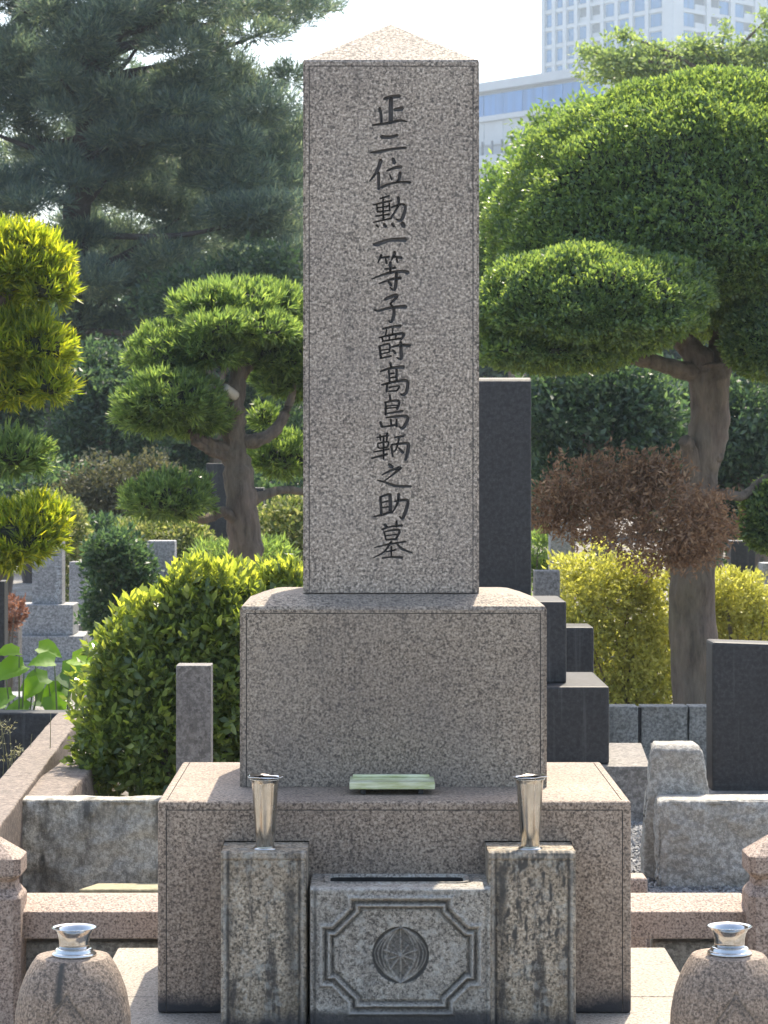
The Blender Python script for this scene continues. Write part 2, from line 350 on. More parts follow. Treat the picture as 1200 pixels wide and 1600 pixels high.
# ---- foliage
def unit(a): return a / np.maximum(np.linalg.norm(a, axis=1, keepdims=True), 1e-9)
def leaf_mesh(P, D, L, W, var, rng, fat=0.45, curl=0.12, flat=None):
    """one diamond-shaped, slightly bent leaf per row of P"""
    n = len(P); D = unit(D)
    Rv = rng.normal(size=(n, 3)) if flat is None else flat + rng.normal(size=(n, 3)) * 0.35
    S = unit(np.cross(D, Rv)); Nn = np.cross(S, D)
    L = np.asarray(L).reshape(-1, 1) * np.ones((n, 1)); W = np.asarray(W).reshape(-1, 1) * np.ones((n, 1))
    mid = P + D * L * fat + Nn * L * curl * 0.5
    V = np.stack([P, mid + S * W * 0.5, P + D * L - Nn * L * curl * 0.3, mid - S * W * 0.5], axis=1).reshape(-1, 3)
    me = bpy.data.meshes.new('leaves')
    me.vertices.add(4 * n); me.vertices.foreach_set('co', V.astype(np.float32).ravel())
    me.loops.add(4 * n); me.loops.foreach_set('vertex_index', np.arange(4 * n, dtype=np.int32))
    me.polygons.add(n); me.polygons.foreach_set('loop_start', np.arange(0, 4 * n, 4, dtype=np.int32))
    a = me.attributes.new('var', 'FLOAT', 'POINT'); a.data.foreach_set('value', np.repeat(np.clip(var, 0, 1), 4).astype(np.float32))
    me.update(calc_edges=True); return me
def wavy(d, rng, freq=3.0, k=5):
    w = rng.normal(size=(k, 3)) * freq; ph = rng.uniform(0, 6.28, k)
    return np.sin(d @ w.T + ph).mean(axis=1) * 1.5
def blob(rng, n, c, r, lump=0.16, freq=3.0, shell=0.3, flat=0.55, full=False):
    """points through the outer layer of an uneven ellipsoid; flat squashes its underside"""
    d = unit(rng.normal(size=(n, 3)))
    if flat < 0.999: d[:, 2] = np.where(d[:, 2] < -0.2, d[:, 2] * 1.0, d[:, 2]); d = unit(d)
    rad = 1 + lump * wavy(d, rng, freq) + lump * 0.6 * wavy(d, rng, freq * 2.6)
    depth = rng.random(n) ** (1.0 if full else 1.8)
    rad = rad * (1 - shell * depth)
    q = d * rad[:, None]
    q[:, 2] = np.where(q[:, 2] < 0, q[:, 2] * flat, q[:, 2])
    return np.array(c) + q * np.array(r), d
def pad_leaves(rng, n, c, r, L, W, up=0.5, jit=0.5, **kw):
    P, d = blob(rng, n, c, r, **kw)
    out = unit(d / np.array(r)[None, :] * min(r))
    D = unit(out) * 0.9 + np.array([0, 0, up]) + rng.normal(size=(n, 3)) * jit
    return P, D, L * rng.uniform(0.65, 1.2, n), W * rng.uniform(0.7, 1.2, n)
def join_leaves(parts, rng, var_fn=None, **kw):
    P = np.concatenate([p[0] for p in parts]); D = np.concatenate([p[1] for p in parts])
    L = np.concatenate([p[2] for p in parts]); W = np.concatenate([p[3] for p in parts])
    v = rng.beta(2, 2, len(P)) if var_fn is None else var_fn(P)
    return leaf_mesh(P, D, L, W, v, rng, **kw)

# ================================================================== GROUND
def ground():
    m, nt, N, L, P = mat('gravelly_soil')
    tc = N.new('ShaderNodeTexCoord'); O = tc.outputs['Object']
    v = N.new('ShaderNodeTexVoronoi'); v.inputs['Scale'].default_value = 55; L.new(O, v.inputs['Vector'])
    s = N.new('ShaderNodeSeparateColor'); L.new(v.outputs['Color'], s.inputs[0])
    g = ramp(N, [(0.0, (0.13, 0.12, 0.11)), (0.5, (0.25, 0.235, 0.21)), (1.0, (0.4, 0.385, 0.36))]); L.new(s.outputs[0], g.inputs[0])
    n = noise_n(N, L, O, 0.9, 6, 0.65); nr = ramp(N, [(0.42, 0.0), (0.62, 1.0)]); L.new(n.outputs[0], nr.inputs[0])
    c = mixc(N, L, 'MIX', g.outputs[0], (0.13, 0.105, 0.075), nr.outputs[0])
    L.new(c, P.inputs['Base Color']); P.inputs['Roughness'].default_value = 0.95
    b = N.new('ShaderNodeBump'); b.inputs['Strength'].default_value = 0.7; b.inputs['Distance'].default_value = 0.012
    L.new(v.outputs['Distance'], b.inputs['Height']); L.new(b.outputs[0], P.inputs['Normal'])
    bm = bmesh.new()
    xs = [-900, -60, -20, -6, -3, 0, 3, 6, 20, 60, 900]; ys = [-900, -60, -10, 0, 4, 8, 12, 16, 24, 40, 80, 300, 900]
    g_ = [[bm.verts.new((x, y, GZ)) for x in xs] for y in ys]
    for j in range(len(ys) - 1):
        for i in range(len(xs) - 1): bm.faces.new((g_[j][i], g_[j][i + 1], g_[j + 1][i + 1], g_[j + 1][i]))
    tag(obj('ground', from_bm(bm), m), kind='structure')
ground()

# ================================================================== THE MONUMENT
CXM = 0.065                                           # the monument's axis
def cut(me, cutter):
    """carve the cutter out of a mesh (first slot stone, second slot the cut faces)"""
    a = bpy.data.objects.new('tmp_a', me); b = bpy.data.objects.new('tmp_b', cutter)
    col.objects.link(a); col.objects.link(b)
    md = a.modifiers.new('b', 'BOOLEAN'); md.operation = 'DIFFERENCE'; md.object = b; md.solver = 'EXACT'; md.use_self = True
    md.material_mode = 'TRANSFER' if hasattr(md, 'material_mode') else md.material_mode
    dg = bpy.context.evaluated_depsgraph_get(); dg.update()
    out = bpy.data.meshes.new_from_object(a.evaluated_get(dg))
    bpy.data.objects.remove(a); bpy.data.objects.remove(b)
    return out
def frame_cutter(x0, x1, z0, z1, y, w=0.003, depth=0.004, sides='lrt', mt=None):
    bm = bmesh.new()
    if 'l' in sides: add_box(bm, x0, x0 + w, y - 0.02, y + depth, z0, z1)
    if 'r' in sides: add_box(bm, x1 - w, x1, y - 0.02, y + depth, z0, z1)
    if 't' in sides: add_box(bm, x0 + w + 1e-4, x1 - w - 1e-4, y - 0.02, y + depth * 0.97, z1 - w, z1)
    me = from_bm(bm)
    for mm in mt: me.materials.append(mm)
    me.polygons.foreach_set('material_index', [1] * len(me.polygons))
    return me

# ---- paving the monument stands on
def platform():
    o = bpy.data.objects.new('stone_platform', None); col.objects.link(o); o.location = (CXM, 6.8, GZ); tag(o, kind='structure')
    xl, xr = -0.763, 0.893
    obj('platform_footing', box_me(xl + 0.006, xr - 0.006, 6.52, 7.728, GZ, -0.062, 0), M['slab'], o)
    # paving slabs with open joints
    k = 0
    for (y0, y1, cuts) in ((6.5, 7.018, (xl, -0.30, 0.40, xr)), (7.021, 7.735, (xl, 0.06, xr))):
        for a, b in zip(cuts, cuts[1:]):
            obj('paving_slab', box_me(a + 0.0012, b - 0.0012, y0, y1 - 0.0015, -0.06, 0.0 - 0.0006 * (k % 2), 0.007, 3), M['slab'], o); k += 1
    # wider front step, below the picture, that carries the round vase stands
    for a, b in ((-1.2, -0.42), (-0.42, 0.55), (0.55, 1.33)):
        obj('step_slab', box_me(a + 0.0015, b - 0.0015, 5.62, 6.497, -0.14, -0.003, 0.008, 2), M['slab'], o)
    obj('step_footing', box_me(-1.18, 1.31, 5.64, 6.49, GZ, -0.142, 0), M['slab'], o)
platform()

# ---- brush strokes of the inscription, traced as (x, y, width) in enlarged-photo units
S1 = [  # origin 540,130
 [(370,150,20),(430,135,28),(520,125,30)], [(435,140,30),(435,270,34),(435,380,34)], [(470,255,24),(545,245,36)],
 [(325,240,24),(340,300,22),(345,380,20)], [(255,405,14),(400,385,22),(520,360,20),(590,370,12)],
 [(345,515,30),(420,520,26),(500,500,22)], [(240,668,12),(320,660,26),(440,635,20),(580,620,20)],
 [(340,740,30),(300,850,24),(230,945,9)], [(318,860,22),(318,1020,22)], [(455,725,26),(470,770,30)],
 [(395,845,14),(470,815,22),(535,805,26)], [(525,860,26),(515,920,22),(490,950,12)], [(425,880,12),(445,930,14)],
 [(345,1000,24),(440,965,18),(540,950,16),(620,955,24)],
 [(330,1110,12),(420,1085,16)], [(265,1170,10),(440,1130,16)], [(300,1200,12),(420,1180,14)], [(300,1165,12),(305,1240,12)],
 [(420,1150,12),(425,1230,12)], [(305,1240,12),(420,1222,12)], [(360,1095,14),(362,1310,14)], [(290,1280,12),(420,1260,14)],
 [(265,1340,10),(440,1300,16)], [(505,1095,24),(505,1180,20),(430,1305,11)],
 [(440,1195,14),(530,1165,18),(575,1190,22),(550,1290,28),(520,1320,24),(480,1305,10)],
 [(295,1365,16),(315,1385,14)], [(370,1355,24),(385,1380,28)], [(445,1350,20),(465,1378,22)], [(545,1345,34),(560,1380,32)],
 [(265,1545,14),(300,1550,34),(420,1510,26),(580,1505,36)]]
S2 = [  # origin 540,380
 [(345,110,20),(310,190,10)], [(335,140,14),(420,130,20)], [(385,150,16),(395,195,18)], [(475,85,26),(440,165,12)],
 [(470,130,18),(540,140,24)], [(490,150,16),(500,185,16)], [(375,250,14),(480,235,20)], [(430,180,22),(430,290,18)],
 [(250,345,9),(400,290,20),(540,270,24),(600,285,34)], [(320,390,11),(430,350,18),(530,335,26)],
 [(490,290,24),(480,420,26),(460,450,20),(425,420,7)], [(415,370,22),(440,405,24)],
 [(375,545,20),(400,530,24),(480,500,28),(490,520,24),(430,580,14)], [(430,580,14),(465,640,24),(460,710,26),(435,760,20),(410,740,8)],
 [(275,640,11),(320,650,20),(430,620,20),(580,610,32)],
 [(355,825,14),(440,805,18),(530,795,24)], [(395,830,13),(385,885,13)], [(455,820,13),(450,880,13)],
 [(320,910,12),(450,880,18),(560,870,24),(530,930,18)], [(350,905,13),(360,945,14)], [(350,945,12),(530,915,14)], [(420,890,12),(420,938,12)], [(485,880,12),(482,925,12)],
 [(325,990,20),(340,1100,18)], [(330,990,13),(420,970,16),(420,1050,15)], [(340,1030,11),(415,1020,11)], [(340,1065,11),(415,1050,11)], [(330,1110,11),(440,1085,16)],
 [(440,1000,13),(530,980,20),(620,985,24)], [(530,950,24),(535,1095,26),(520,1112,20),(490,1100,9)], [(455,1030,20),(480,1060,20)],
 [(430,1150,20),(440,1195,18)], [(335,1235,13),(440,1200,20),(560,1190,28)], [(415,1220,15),(425,1340,15)], [(490,1215,20),(490,1330,18)],
 [(430,1255,13),(470,1250,13)], [(430,1295,13),(480,1288,13)], [(345,1365,15),(460,1335,20),(590,1325,24),(585,1430,26),(550,1460,22),(528,1445,9)],
 [(400,1350,18),(395,1430,18)], [(415,1388,13),(515,1375,15),(490,1422,14)], [(412,1425,13),(490,1420,13)],
 [(425,1460,16),(430,1510,18)], [(375,1532,13),(510,1515,20),(495,1600,18)], [(385,1535,16),(386,1655,17)], [(390,1567,11),(495,1557,11)]]
S3 = [  # origin 540,630
 [(388,50,11),(492,40,11)], [(385,100,13),(550,75,20)], [(388,140,13),(590,125,24),(570,215,28),(540,240,24),(518,222,9)],
 [(435,155,17),(440,215,15)], [(335,180,20),(350,230,20)], [(348,230,13),(490,208,17)], [(490,155,15),(490,225,18)],
 [(300,330,12),(410,310,15)], [(330,300,13),(335,360,12)], [(400,285,19),(395,360,13)], [(310,388,12),(410,372,14),(400,425,12)], [(310,388,12),(320,432,12),(400,422,12)],
 [(270,470,11),(420,440,16)], [(365,330,16),(365,540,14)], [(250,530,13),(400,490,20)],
 [(470,330,15),(560,315,20)], [(440,400,13),(570,385,22),(605,400,28),(590,500,26),(575,545,22)], [(440,410,18),(455,515,16)],
 [(515,340,15),(490,430,13),(465,470,9)], [(510,430,15),(555,475,26)],
 [(415,585,20),(450,615,28)], [(350,690,10),(430,650,17),(530,620,28),(430,705,13),(375,745,8)], [(305,740,9),(380,760,18),(480,795,22),(630,800,18)],
 [(335,900,20),(345,1070,22)], [(330,905,13),(410,878,20),(428,900,26),(430,1050,28)], [(350,955,11),(410,940,13)], [(350,1005,11),(415,995,13)], [(270,1090,9),(350,1075,18),(440,1040,20)],
 [(510,870,24),(500,960,20),(445,1060,9)], [(470,945,13),(580,930,24),(600,960,24),(570,1060,28),(545,1110,22),(518,1085,8)],
 [(375,1165,24),(400,1195,20)], [(490,1135,18),(490,1190,20)], [(350,1215,17),(420,1190,13),(545,1175,20)],
 [(370,1235,13),(385,1310,13)], [(378,1235,11),(515,1220,20),(482,1310,18)], [(385,1275,11),(490,1262,11)], [(387,1315,13),(480,1307,15)],
 [(275,1390,9),(400,1360,15),(580,1330,15)], [(440,1330,18),(370,1430,15),(260,1490,7)], [(490,1345,13),(540,1400,22),(640,1440,10)],
 [(390,1430,11),(480,1410,13)], [(440,1380,15),(440,1470,13)], [(350,1490,13),(440,1480,15),(545,1485,22)]]
def stroke_cutter(D, mts, depth=0.009):
    bm = bmesh.new(); k = 862 / 140
    idx = 0
    for S, oy in ((S1, 130), (S2, 380), (S3, 630)):
        for st in S:
            pts = [Vector((X(540 + x / k, D), 0, Z(oy + y / k, D))) for x, y, w in st]; rad = [w / k * D / F * 0.74 for x, y, w in st]
            P, Rr = smooth_path(pts, rad, 4) if len(pts) > 2 else (pts, rad)
            left, right = [], []
            for i, p in enumerate(P):
                t = (P[min(i + 1, len(P) - 1)] - P[max(i - 1, 0)]).normalized(); nrm = Vector((-t.z, 0, t.x))
                left.append(p + nrm * Rr[i]); right.append(p - nrm * Rr[i])
            t0 = (P[1] - P[0]).normalized(); t1 = (P[-1] - P[-2]).normalized()
            loop = left + [P[-1] + t1 * Rr[-1] * 0.8] + right[::-1] + [P[0] - t0 * Rr[0] * 0.8]
            idx += 1; dp = depth * (1 + 0.0007 * idx)
            f = [bm.verts.new((q.x, D - 0.0012 - 0.000004 * idx, q.z)) for q in loop]
            cen = [P[min(i, len(P) - 1)] for i in range(len(left))]
            b = []
            tgt = P + [P[-1]] + P[::-1] + [P[0]]
            for q, c_ in zip(loop, tgt):
                w_ = q.lerp(c_, 0.6); b.append(bm.verts.new((w_.x, D + dp, w_.z)))
            bm.faces.new(f); bm.faces.new(b[::-1])
            n = len(loop)
            for i in range(n): bm.faces.new((f[i], b[i], b[(i + 1) % n], f[(i + 1) % n]))
    bmesh.ops.recalc_face_normals(bm, faces=bm.faces[:])
    me = from_bm(bm)
    for mm in mts: me.materials.append(mm)
    me.polygons.foreach_set('material_index', [1] * len(me.polygons))
    return me

def monument():
    D0, D1, DS = 6.8, 7.097, 7.19
    t = thing('grave_monument', 'tall granite grave pillar with pyramid top and carved vertical inscription on two stepped blocks', 'monument', (CXM, D0 + 0.45, 0))
    # lowest block
    w = 0.629; zt = 0.564
    me = box_me(CXM - w, CXM + w, D0, 7.70, 0.001, zt, 0.009, 3)
    me.materials.append(M['low']); me.materials.append(M['border_line'])
    me = cut(me, frame_cutter(CXM - w + 0.022, CXM + w - 0.022, 0.0, zt - 0.022, D0, mt=(M['low'], M['border_line']), w=0.0025, depth=0.003))
    tb = bmesh.new(); i_ = 0.022
    for a in ((CXM - w + i_, CXM + w - i_, D0 + i_, D0 + i_ + 0.0025), (CXM - w + i_, CXM - w + i_ + 0.0025, D0 + i_ + 0.003, 7.68), (CXM + w - i_ - 0.0025, CXM + w - i_, D0 + i_ + 0.003, 7.68)):
        add_box(tb, a[0], a[1], a[2], a[3], zt - 0.003, zt + 0.02)
    cm = from_bm(tb); [cm.materials.append(q) for q in (M['low'], M['border_line'])]; cm.polygons.foreach_set('material_index', [1] * len(cm.polygons))
    me = cut(me, cm)
    obj('lower_block', me, None, t)
    # middle block with a weathered, hipped top
    w2 = 0.4258; z1 = 1.068; yb = 7.657
    prof = [(0.0, zt + 0.001), (0.0, z1 - 0.012), (0.005, z1 - 0.003), (0.014, z1), (0.045, z1 + 0.013), (0.085, z1 + 0.026), (0.11, z1 + 0.029), (0.2, z1 + 0.030)]
    bm = bmesh.new(); rings = []
    for ins, z in prof:
        rings.append([bm.verts.new(p) for p in ((CXM - w2 + ins, D1 + ins, z), (CXM + w2 - ins, D1 + ins, z), (CXM + w2 - ins, yb - ins, z), (CXM - w2 + ins, yb - ins, z))])
    for a, b in zip(rings, rings[1:]):
        for s in range(4): bm.faces.new((a[s], a[(s + 1) % 4], b[(s + 1) % 4], b[s]))
    bm.faces.new(rings[0][::-1]); bm.faces.new(rings[-1])
    vert_e = [e for e in bm.edges if abs(e.verts[0].co.z - e.verts[1].co.z) > 0.2]
    bmesh.ops.bevel(bm, geom=vert_e, offset=0.007, segments=2, affect='EDGES')
    me = from_bm(bm); me.materials.append(M['mid']); me.materials.append(M['border_line'])
    me = cut(me, frame_cutter(CXM - w2 + 0.017, CXM + w2 - 0.017, zt, z1 - 0.021, D1, mt=(M['mid'], M['border_line']), w=0.0025, depth=0.003))
    obj('middle_block', me, None, t)
    # pillar
    w3 = 0.2472; zb = z1 + 0.0305; ztop = Z(92, DS); yb3 = 7.57; apex = Z(38, 7.38)
    prof = [(0.0, zb), (0.0, ztop - 0.008), (0.003, ztop - 0.002), (0.010, ztop)]
    bm = bmesh.new(); rings = []
    cxp = 0.0595
    for ins, z in prof:
        rings.append([bm.verts.new(p) for p in ((cxp - w3 + ins, DS + ins, z), (cxp + w3 - ins, DS + ins, z), (cxp + w3 - ins, yb3 - ins, z), (cxp - w3 + ins, yb3 - ins, z))])
    for a, b in zip(rings, rings[1:]):
        for s in range(4): bm.faces.new((a[s], a[(s + 1) % 4], b[(s + 1) % 4], b[s]))
    bm.faces.new(rings[0][::-1])
    ap = bm.verts.new((cxp, (DS + yb3) / 2, apex)); tr_ = rings[-1]
    for s in range(4): bm.faces.new((tr_[s], tr_[(s + 1) % 4], ap))
    vert_e = [e for e in bm.edges if abs(e.verts[0].co.z - e.verts[1].co.z) > 0.5]
    bmesh.ops.bevel(bm, geom=vert_e, offset=0.006, segments=2, affect='EDGES')
    me = from_bm(bm); me.materials.append(M['shaft']); me.materials.append(M['carve'])
    me = cut(me, frame_cutter(cxp - w3 + 0.016, cxp + w3 - 0.016, zb - 0.01, ztop - 0.019, DS, mt=(M['shaft'], M['carve']), w=0.0025, depth=0.003))
    me = cut(me, stroke_cutter(DS, (M['shaft'], M['carve'])))
    obj('pillar', me, None, t)
    return t
monument()

# ---- incense altar: carved box and the two vase columns
def heightfield(x0, x1, z0, z1, y, fn, step=0.0016, back=0.03, flip=1):
    nx = int((x1 - x0) / step); nz = int((z1 - z0) / step)
    xs = np.linspace(x0, x1, nx + 1); zs = np.linspace(z0, z1, nz + 1)
    XX, ZZ = np.meshgrid(xs, zs); h, gm, cr = fn(XX, ZZ)
    V = np.stack([XX, y + h, ZZ], axis=2).reshape(-1, 3)
    i = np.arange(nx * nz); r = i // nx; c = i % nx; a = r * (nx + 1) + c
    Q = np.stack([a, a + 1, a + nx + 2, a + nx + 1], axis=1)
    me = bpy.data.meshes.new('relief'); me.from_pydata(V.tolist(), [], Q.tolist())
    me.polygons.foreach_set('use_smooth', [True] * len(me.polygons)); me.update()
    for nm, v in (('grime_shade', gm), ('pale_ridge', cr)): me.attributes.new(nm, 'FLOAT', 'POINT').data.foreach_set('value', np.clip(v, 0, 1).ravel().astype(np.float32))
    return me
def vnoise(XX, ZZ, seed, f, k=14):
    rg = np.random.default_rng(seed); o = np.zeros_like(XX)
    for _ in range(k):
        a = rg.normal(size=2) * f; o += np.sin(XX * a[0] + ZZ * a[1] + rg.uniform(0, 6.28))
    return o / k
def segdist(XX, ZZ, pts):
    d = np.full(XX.shape, 9.0)
    for (ax, az), (bx, bz) in zip(pts, pts[1:]):
        vx, vz = bx - ax, bz - az; l2 = vx * vx + vz * vz + 1e-12
        tt = np.clip(((XX - ax) * vx + (ZZ - az) * vz) / l2, 0, 1)
        d = np.minimum(d, np.hypot(XX - ax - tt * vx, ZZ - az - tt * vz))
    return d
def altar():
    D, DB = 6.563, 6.797
    x0, x1 = X(484, D), X(767.5, D); zt = 0.372
    t = thing('incense_altar', 'weathered granite incense box with octagonal frame and round carved crest', 'incense box', ((x0 + x1) / 2, 6.68, 0))
    cx, cz = X(626, D), Z(1493, D); pxm = D / F
    def fn(A, B):
        wob = 0.0016 * vnoise(A, B, 3, 260)
        u = np.abs(A - cx + wob); v = np.abs(B - cz + wob)
        a, b, c = 122 * pxm, 88 * pxm, 44 * pxm
        rm = np.minimum(np.minimum(u - (a - c), v - (b - c)), (u + v - (a + b - 1.35 * c)) / 1.414)
        dd = np.maximum(np.maximum(u - a, v - b), rm)
        h = np.zeros_like(A)
        def bump(c_, w_): return np.exp(-((dd - c_) / w_) ** 2)
        h += -0.008 * bump(0.004, 0.0045) + 0.009 * bump(-0.008, 0.0038) - 0.007 * bump(-0.016, 0.0038) + 0.010 * bump(-0.0245, 0.0036)
        h += np.where(dd < -0.026, 0.006, 0.0)
        pat = 0.55 + 0.9 * vnoise(A, B, 9, 60) + 0.6 * vnoise(A, B, 10, 190)
        gm = (0.95 * bump(-0.008, 0.0034) + 0.95 * bump(-0.0245, 0.003)) * np.clip(0.55 + pat * 0.6, 0.2, 1) + 0.5 * bump(0.017, 0.004) * np.clip(pat, 0, 1)  # frame grooves darkened in colour to bring out the relief
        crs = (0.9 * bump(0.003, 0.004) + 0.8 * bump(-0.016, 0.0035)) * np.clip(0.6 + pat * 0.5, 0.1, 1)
        # crest: round medallion of veined leaves around a small star
        r = np.hypot(A - cx, B - cz); Rc = 44.5 * pxm
        inside = r < Rc
        hc = 0.009 * np.clip((Rc - r) / 0.004, 0, 1) - 0.0055 * np.sqrt(np.clip(1 - (r / Rc) ** 2, 0, 1))
        s = (A - cx) / Rc; q = (B - cz) / Rc
        for k_ in (0.32, 0.5, 0.66, 0.8, 0.92):
            for sg in (-1, 1):
                th = np.linspace(-1, 1, 22)
                pts = [(cx + sg * Rc * k_ * math.cos(z_ * math.pi / 2) ** 0.75 * (1.0 if z_ > 0 else 0.98), cz + Rc * 0.97 * z_) for z_ in th]
                if k_ == 0.32: continue
                hc -= 0.0034 * np.exp(-(segdist(A, B, pts) / 0.0018) ** 2)
        for sg in (-1, 1):
            pts = [(cx + sg * 0.55 * Rc, cz - 0.05 * Rc), (cx + sg * 0.42 * Rc, cz - 0.4 * Rc), (cx + sg * 0.04 * Rc, cz - 0.92 * Rc)]
            hc -= 0.005 * np.exp(-(segdist(A, B, pts) / 0.002) ** 2)
        for k_ in range(10):
            an = math.pi / 2 + k_ * math.pi / 5; ln = 0.45 if k_ % 2 else 0.6
            pts = [(cx, cz - 0.02 * Rc), (cx + math.cos(an) * ln * Rc, cz - 0.02 * Rc + math.sin(an) * ln * Rc)]
            hc -= 0.0038 * np.exp(-(segdist(A, B, pts) / 0.0018) ** 2)
        hc -= 0.004 * np.exp(-(segdist(A, B, [(cx, cz + 0.95 * Rc), (cx, cz - 0.9 * Rc)]) / 0.0016) ** 2)
        h = np.where(inside, 0.006 + hc, h)
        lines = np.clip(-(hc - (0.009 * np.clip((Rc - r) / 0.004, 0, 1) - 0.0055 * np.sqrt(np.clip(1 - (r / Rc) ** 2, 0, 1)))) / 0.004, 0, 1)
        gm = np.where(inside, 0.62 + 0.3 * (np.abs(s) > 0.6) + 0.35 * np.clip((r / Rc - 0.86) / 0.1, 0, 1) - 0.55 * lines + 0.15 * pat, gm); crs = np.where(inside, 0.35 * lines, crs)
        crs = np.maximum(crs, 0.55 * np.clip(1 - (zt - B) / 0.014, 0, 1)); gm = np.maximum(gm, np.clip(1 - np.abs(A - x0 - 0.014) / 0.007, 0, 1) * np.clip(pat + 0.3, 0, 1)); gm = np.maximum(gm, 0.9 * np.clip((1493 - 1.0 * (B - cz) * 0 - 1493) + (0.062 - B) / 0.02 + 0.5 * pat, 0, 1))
        # side grooves
        for gx in (x0 + 0.011, x1 - 0.013): h += 0.005 * np.exp(-((A - gx) / 0.0035) ** 2)
        h += 0.0011 * vnoise(A, B, 5, 420) + 0.0012 * vnoise(A, B, 6, 120)
        e = np.minimum(np.minimum(A - x0, x1 - A), zt - B); h += 0.006 * np.clip(1 - e / 0.006, 0, 1) ** 2
        h = np.where(e < 1e-6, 0.03, h)
        return h, gm, crs
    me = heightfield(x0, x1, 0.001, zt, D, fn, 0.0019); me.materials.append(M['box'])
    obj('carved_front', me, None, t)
    # body behind the carved front, hollowed on top
    bm = bmesh.new(); yb = DB; yf = D + 0.028
    ox0, ox1, oy0, oy1 = X(516, 6.70), X(724, 6.70), 6.655, 6.765
    def rr(ins, z, x0_, x1_, y0_, y1_, rad, n=6):
        pts = []
        for (cx_, cy_, a0) in ((x1_ - rad, y1_ - rad, 0), (x0_ + rad, y1_ - rad, 90), (x0_ + rad, y0_ + rad, 180), (x1_ - rad, y0_ + rad, 270)):
            for k_ in range(n): an = R(a0 + 90 * k_ / (n - 1)); pts.append((cx_ + (rad - ins) * math.cos(an), cy_ + (rad - ins) * math.sin(an), z))
        return pts
    loops = [rr(0, 0.001, x0, x1, yf, yb, 0.0012), rr(0, zt - 0.002, x0, x1, yf, yb, 0.0012), rr(0, zt, x0 + .003, x1 - .003, yf, yb, 0.0012)]
    for g, z in ((0.026, zt + 0.001), (0.023, zt - 0.006), (0.018, zt - 0.006), (0.015, zt + 0.003), (0.006, zt + 0.003), (0.0, zt - 0.004), (-0.003, zt - 0.11)):
        loops.append(rr(0, z, ox0 - g, ox1 + g, oy0 - g * 0.8, oy1 + min(g, 0.028), 0.02 + max(g, 0)))
    vl = [[bm.verts.new(p) for p in lp] for lp in loops]
    n = len(vl[0])
    for a, b in zip(vl, vl[1:]):
        for s in range(n): bm.faces.new((a[s], a[(s + 1) % n], b[(s + 1) % n], b[s]))
    bm.faces.new(vl[0][::-1]); bm.faces.new(vl[-1]).material_index = 1
    for f in bm.faces:
        if f.calc_center_median().z < zt - 0.02 and min(v.co.y for v in f.verts) > oy0 - 0.02 and max(v.co.y for v in f.verts) < oy1 + 0.02 and f.calc_center_median().z > zt - 0.12: f.material_index = 1
    obj('box_body', from_bm(bm), [M['box'], M['hollow']], t)
    obj('ash_bed', box_me(ox0 + 0.006, ox1 - 0.006, oy0 + 0.006, oy1 - 0.006, zt - 0.105, zt - 0.055, 0.002, 1), M['hollow'], t)

def column(xa, xb, label, black_runs):  # last flag picks the black-streaked pattern of the right-hand column
    D = 6.60; x0, x1 = X(xa, D), X(xb, D); zt = 0.459
    t = thing('vase_column', label, 'stone column', ((x0 + x1) / 2, 6.70, 0), 'vase columns flanking the incense box')
    def fn(A, B):
        e = np.minimum(A - x0, x1 - A); tz = zt - B
        h = 0.0011 * vnoise(A, B, 11 + xa, 400) + 0.0012 * vnoise(A, B, 12 + xa, 110)
        h += 0.004 * np.exp(-((e - 0.018) / 0.0035) ** 2)                         # groove along each side
        h += np.where(e > 0.018, 0.003, 0.0)
        h += np.where((tz > 0.020), 0.0035, 0.0) + 0.0025 * np.exp(-((tz - 0.021) / 0.003) ** 2)   # lip under the top
        ed = np.minimum(e, tz); h += 0.005 * np.clip(1 - ed / 0.005, 0, 1) ** 2
        pat = 0.5 + 1.0 * vnoise(A, B * 0.25, 20 + xa, 130) + 0.9 * vnoise(A, B * 0.45, 21 + xa, 330)
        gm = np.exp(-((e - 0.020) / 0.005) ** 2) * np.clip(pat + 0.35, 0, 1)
        w_ = 0.012 * vnoise(A, B, 30, 60) ; st = (x0 + 0.038, 0.013, 0.2) if black_runs else (x1 - 0.045, 0.013, 0.34)
        low = np.clip((zt - 0.025 - B) / 0.012, 0, 1) if black_runs else np.clip((zt - 0.06 - B) / 0.05, 0, 1)
        gm = np.maximum(gm, np.clip(1.5 - np.abs(A - st[0] + w_) / st[1], 0, 1) * low * np.clip(1.15 - (zt - B - 0.1) / st[2], 0.35, 1) * (0.75 + 0.25 * pat))
        if black_runs: gm = np.maximum(gm, 1.0 * np.clip((vnoise(A, B * 0.22, 41, 260) * 4.0 + 1.8 * vnoise(A, B * 0.6, 42, 420) - 0.2 - (zt - B - 0.12) * 3), 0, 1) * (e > 0.02))
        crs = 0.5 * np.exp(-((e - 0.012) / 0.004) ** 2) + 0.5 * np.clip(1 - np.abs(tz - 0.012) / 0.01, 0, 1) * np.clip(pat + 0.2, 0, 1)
        return np.where(ed < 1e-6, 0.03, h), gm, crs
    me = heightfield(x0, x1, 0.001, zt, D, fn, 0.0024); me.materials.append(M['column']); obj('front_face', me, None, t)
    bm = bmesh.new(); add_box(bm, x0, x1, D + 0.028, 6.7985, 0.001, zt)
    top = [f for f in bm.faces if f.calc_center_median().z > zt - 1e-5]
    r = bmesh.ops.inset_region(bm, faces=top, thickness=0.024); bmesh.ops.translate(bm, verts=list({v for f in top for v in f.verts}), vec=(0, 0, -0.003))
    obj('shaft', from_bm(bm), M['column'], t)
    return (x0 + x1) / 2, zt
altar()
column(344, 480, 'stained square granite column left of the incense box', False)
column(763, 901, 'streaky moss-darkened square granite column right of the incense box', True)

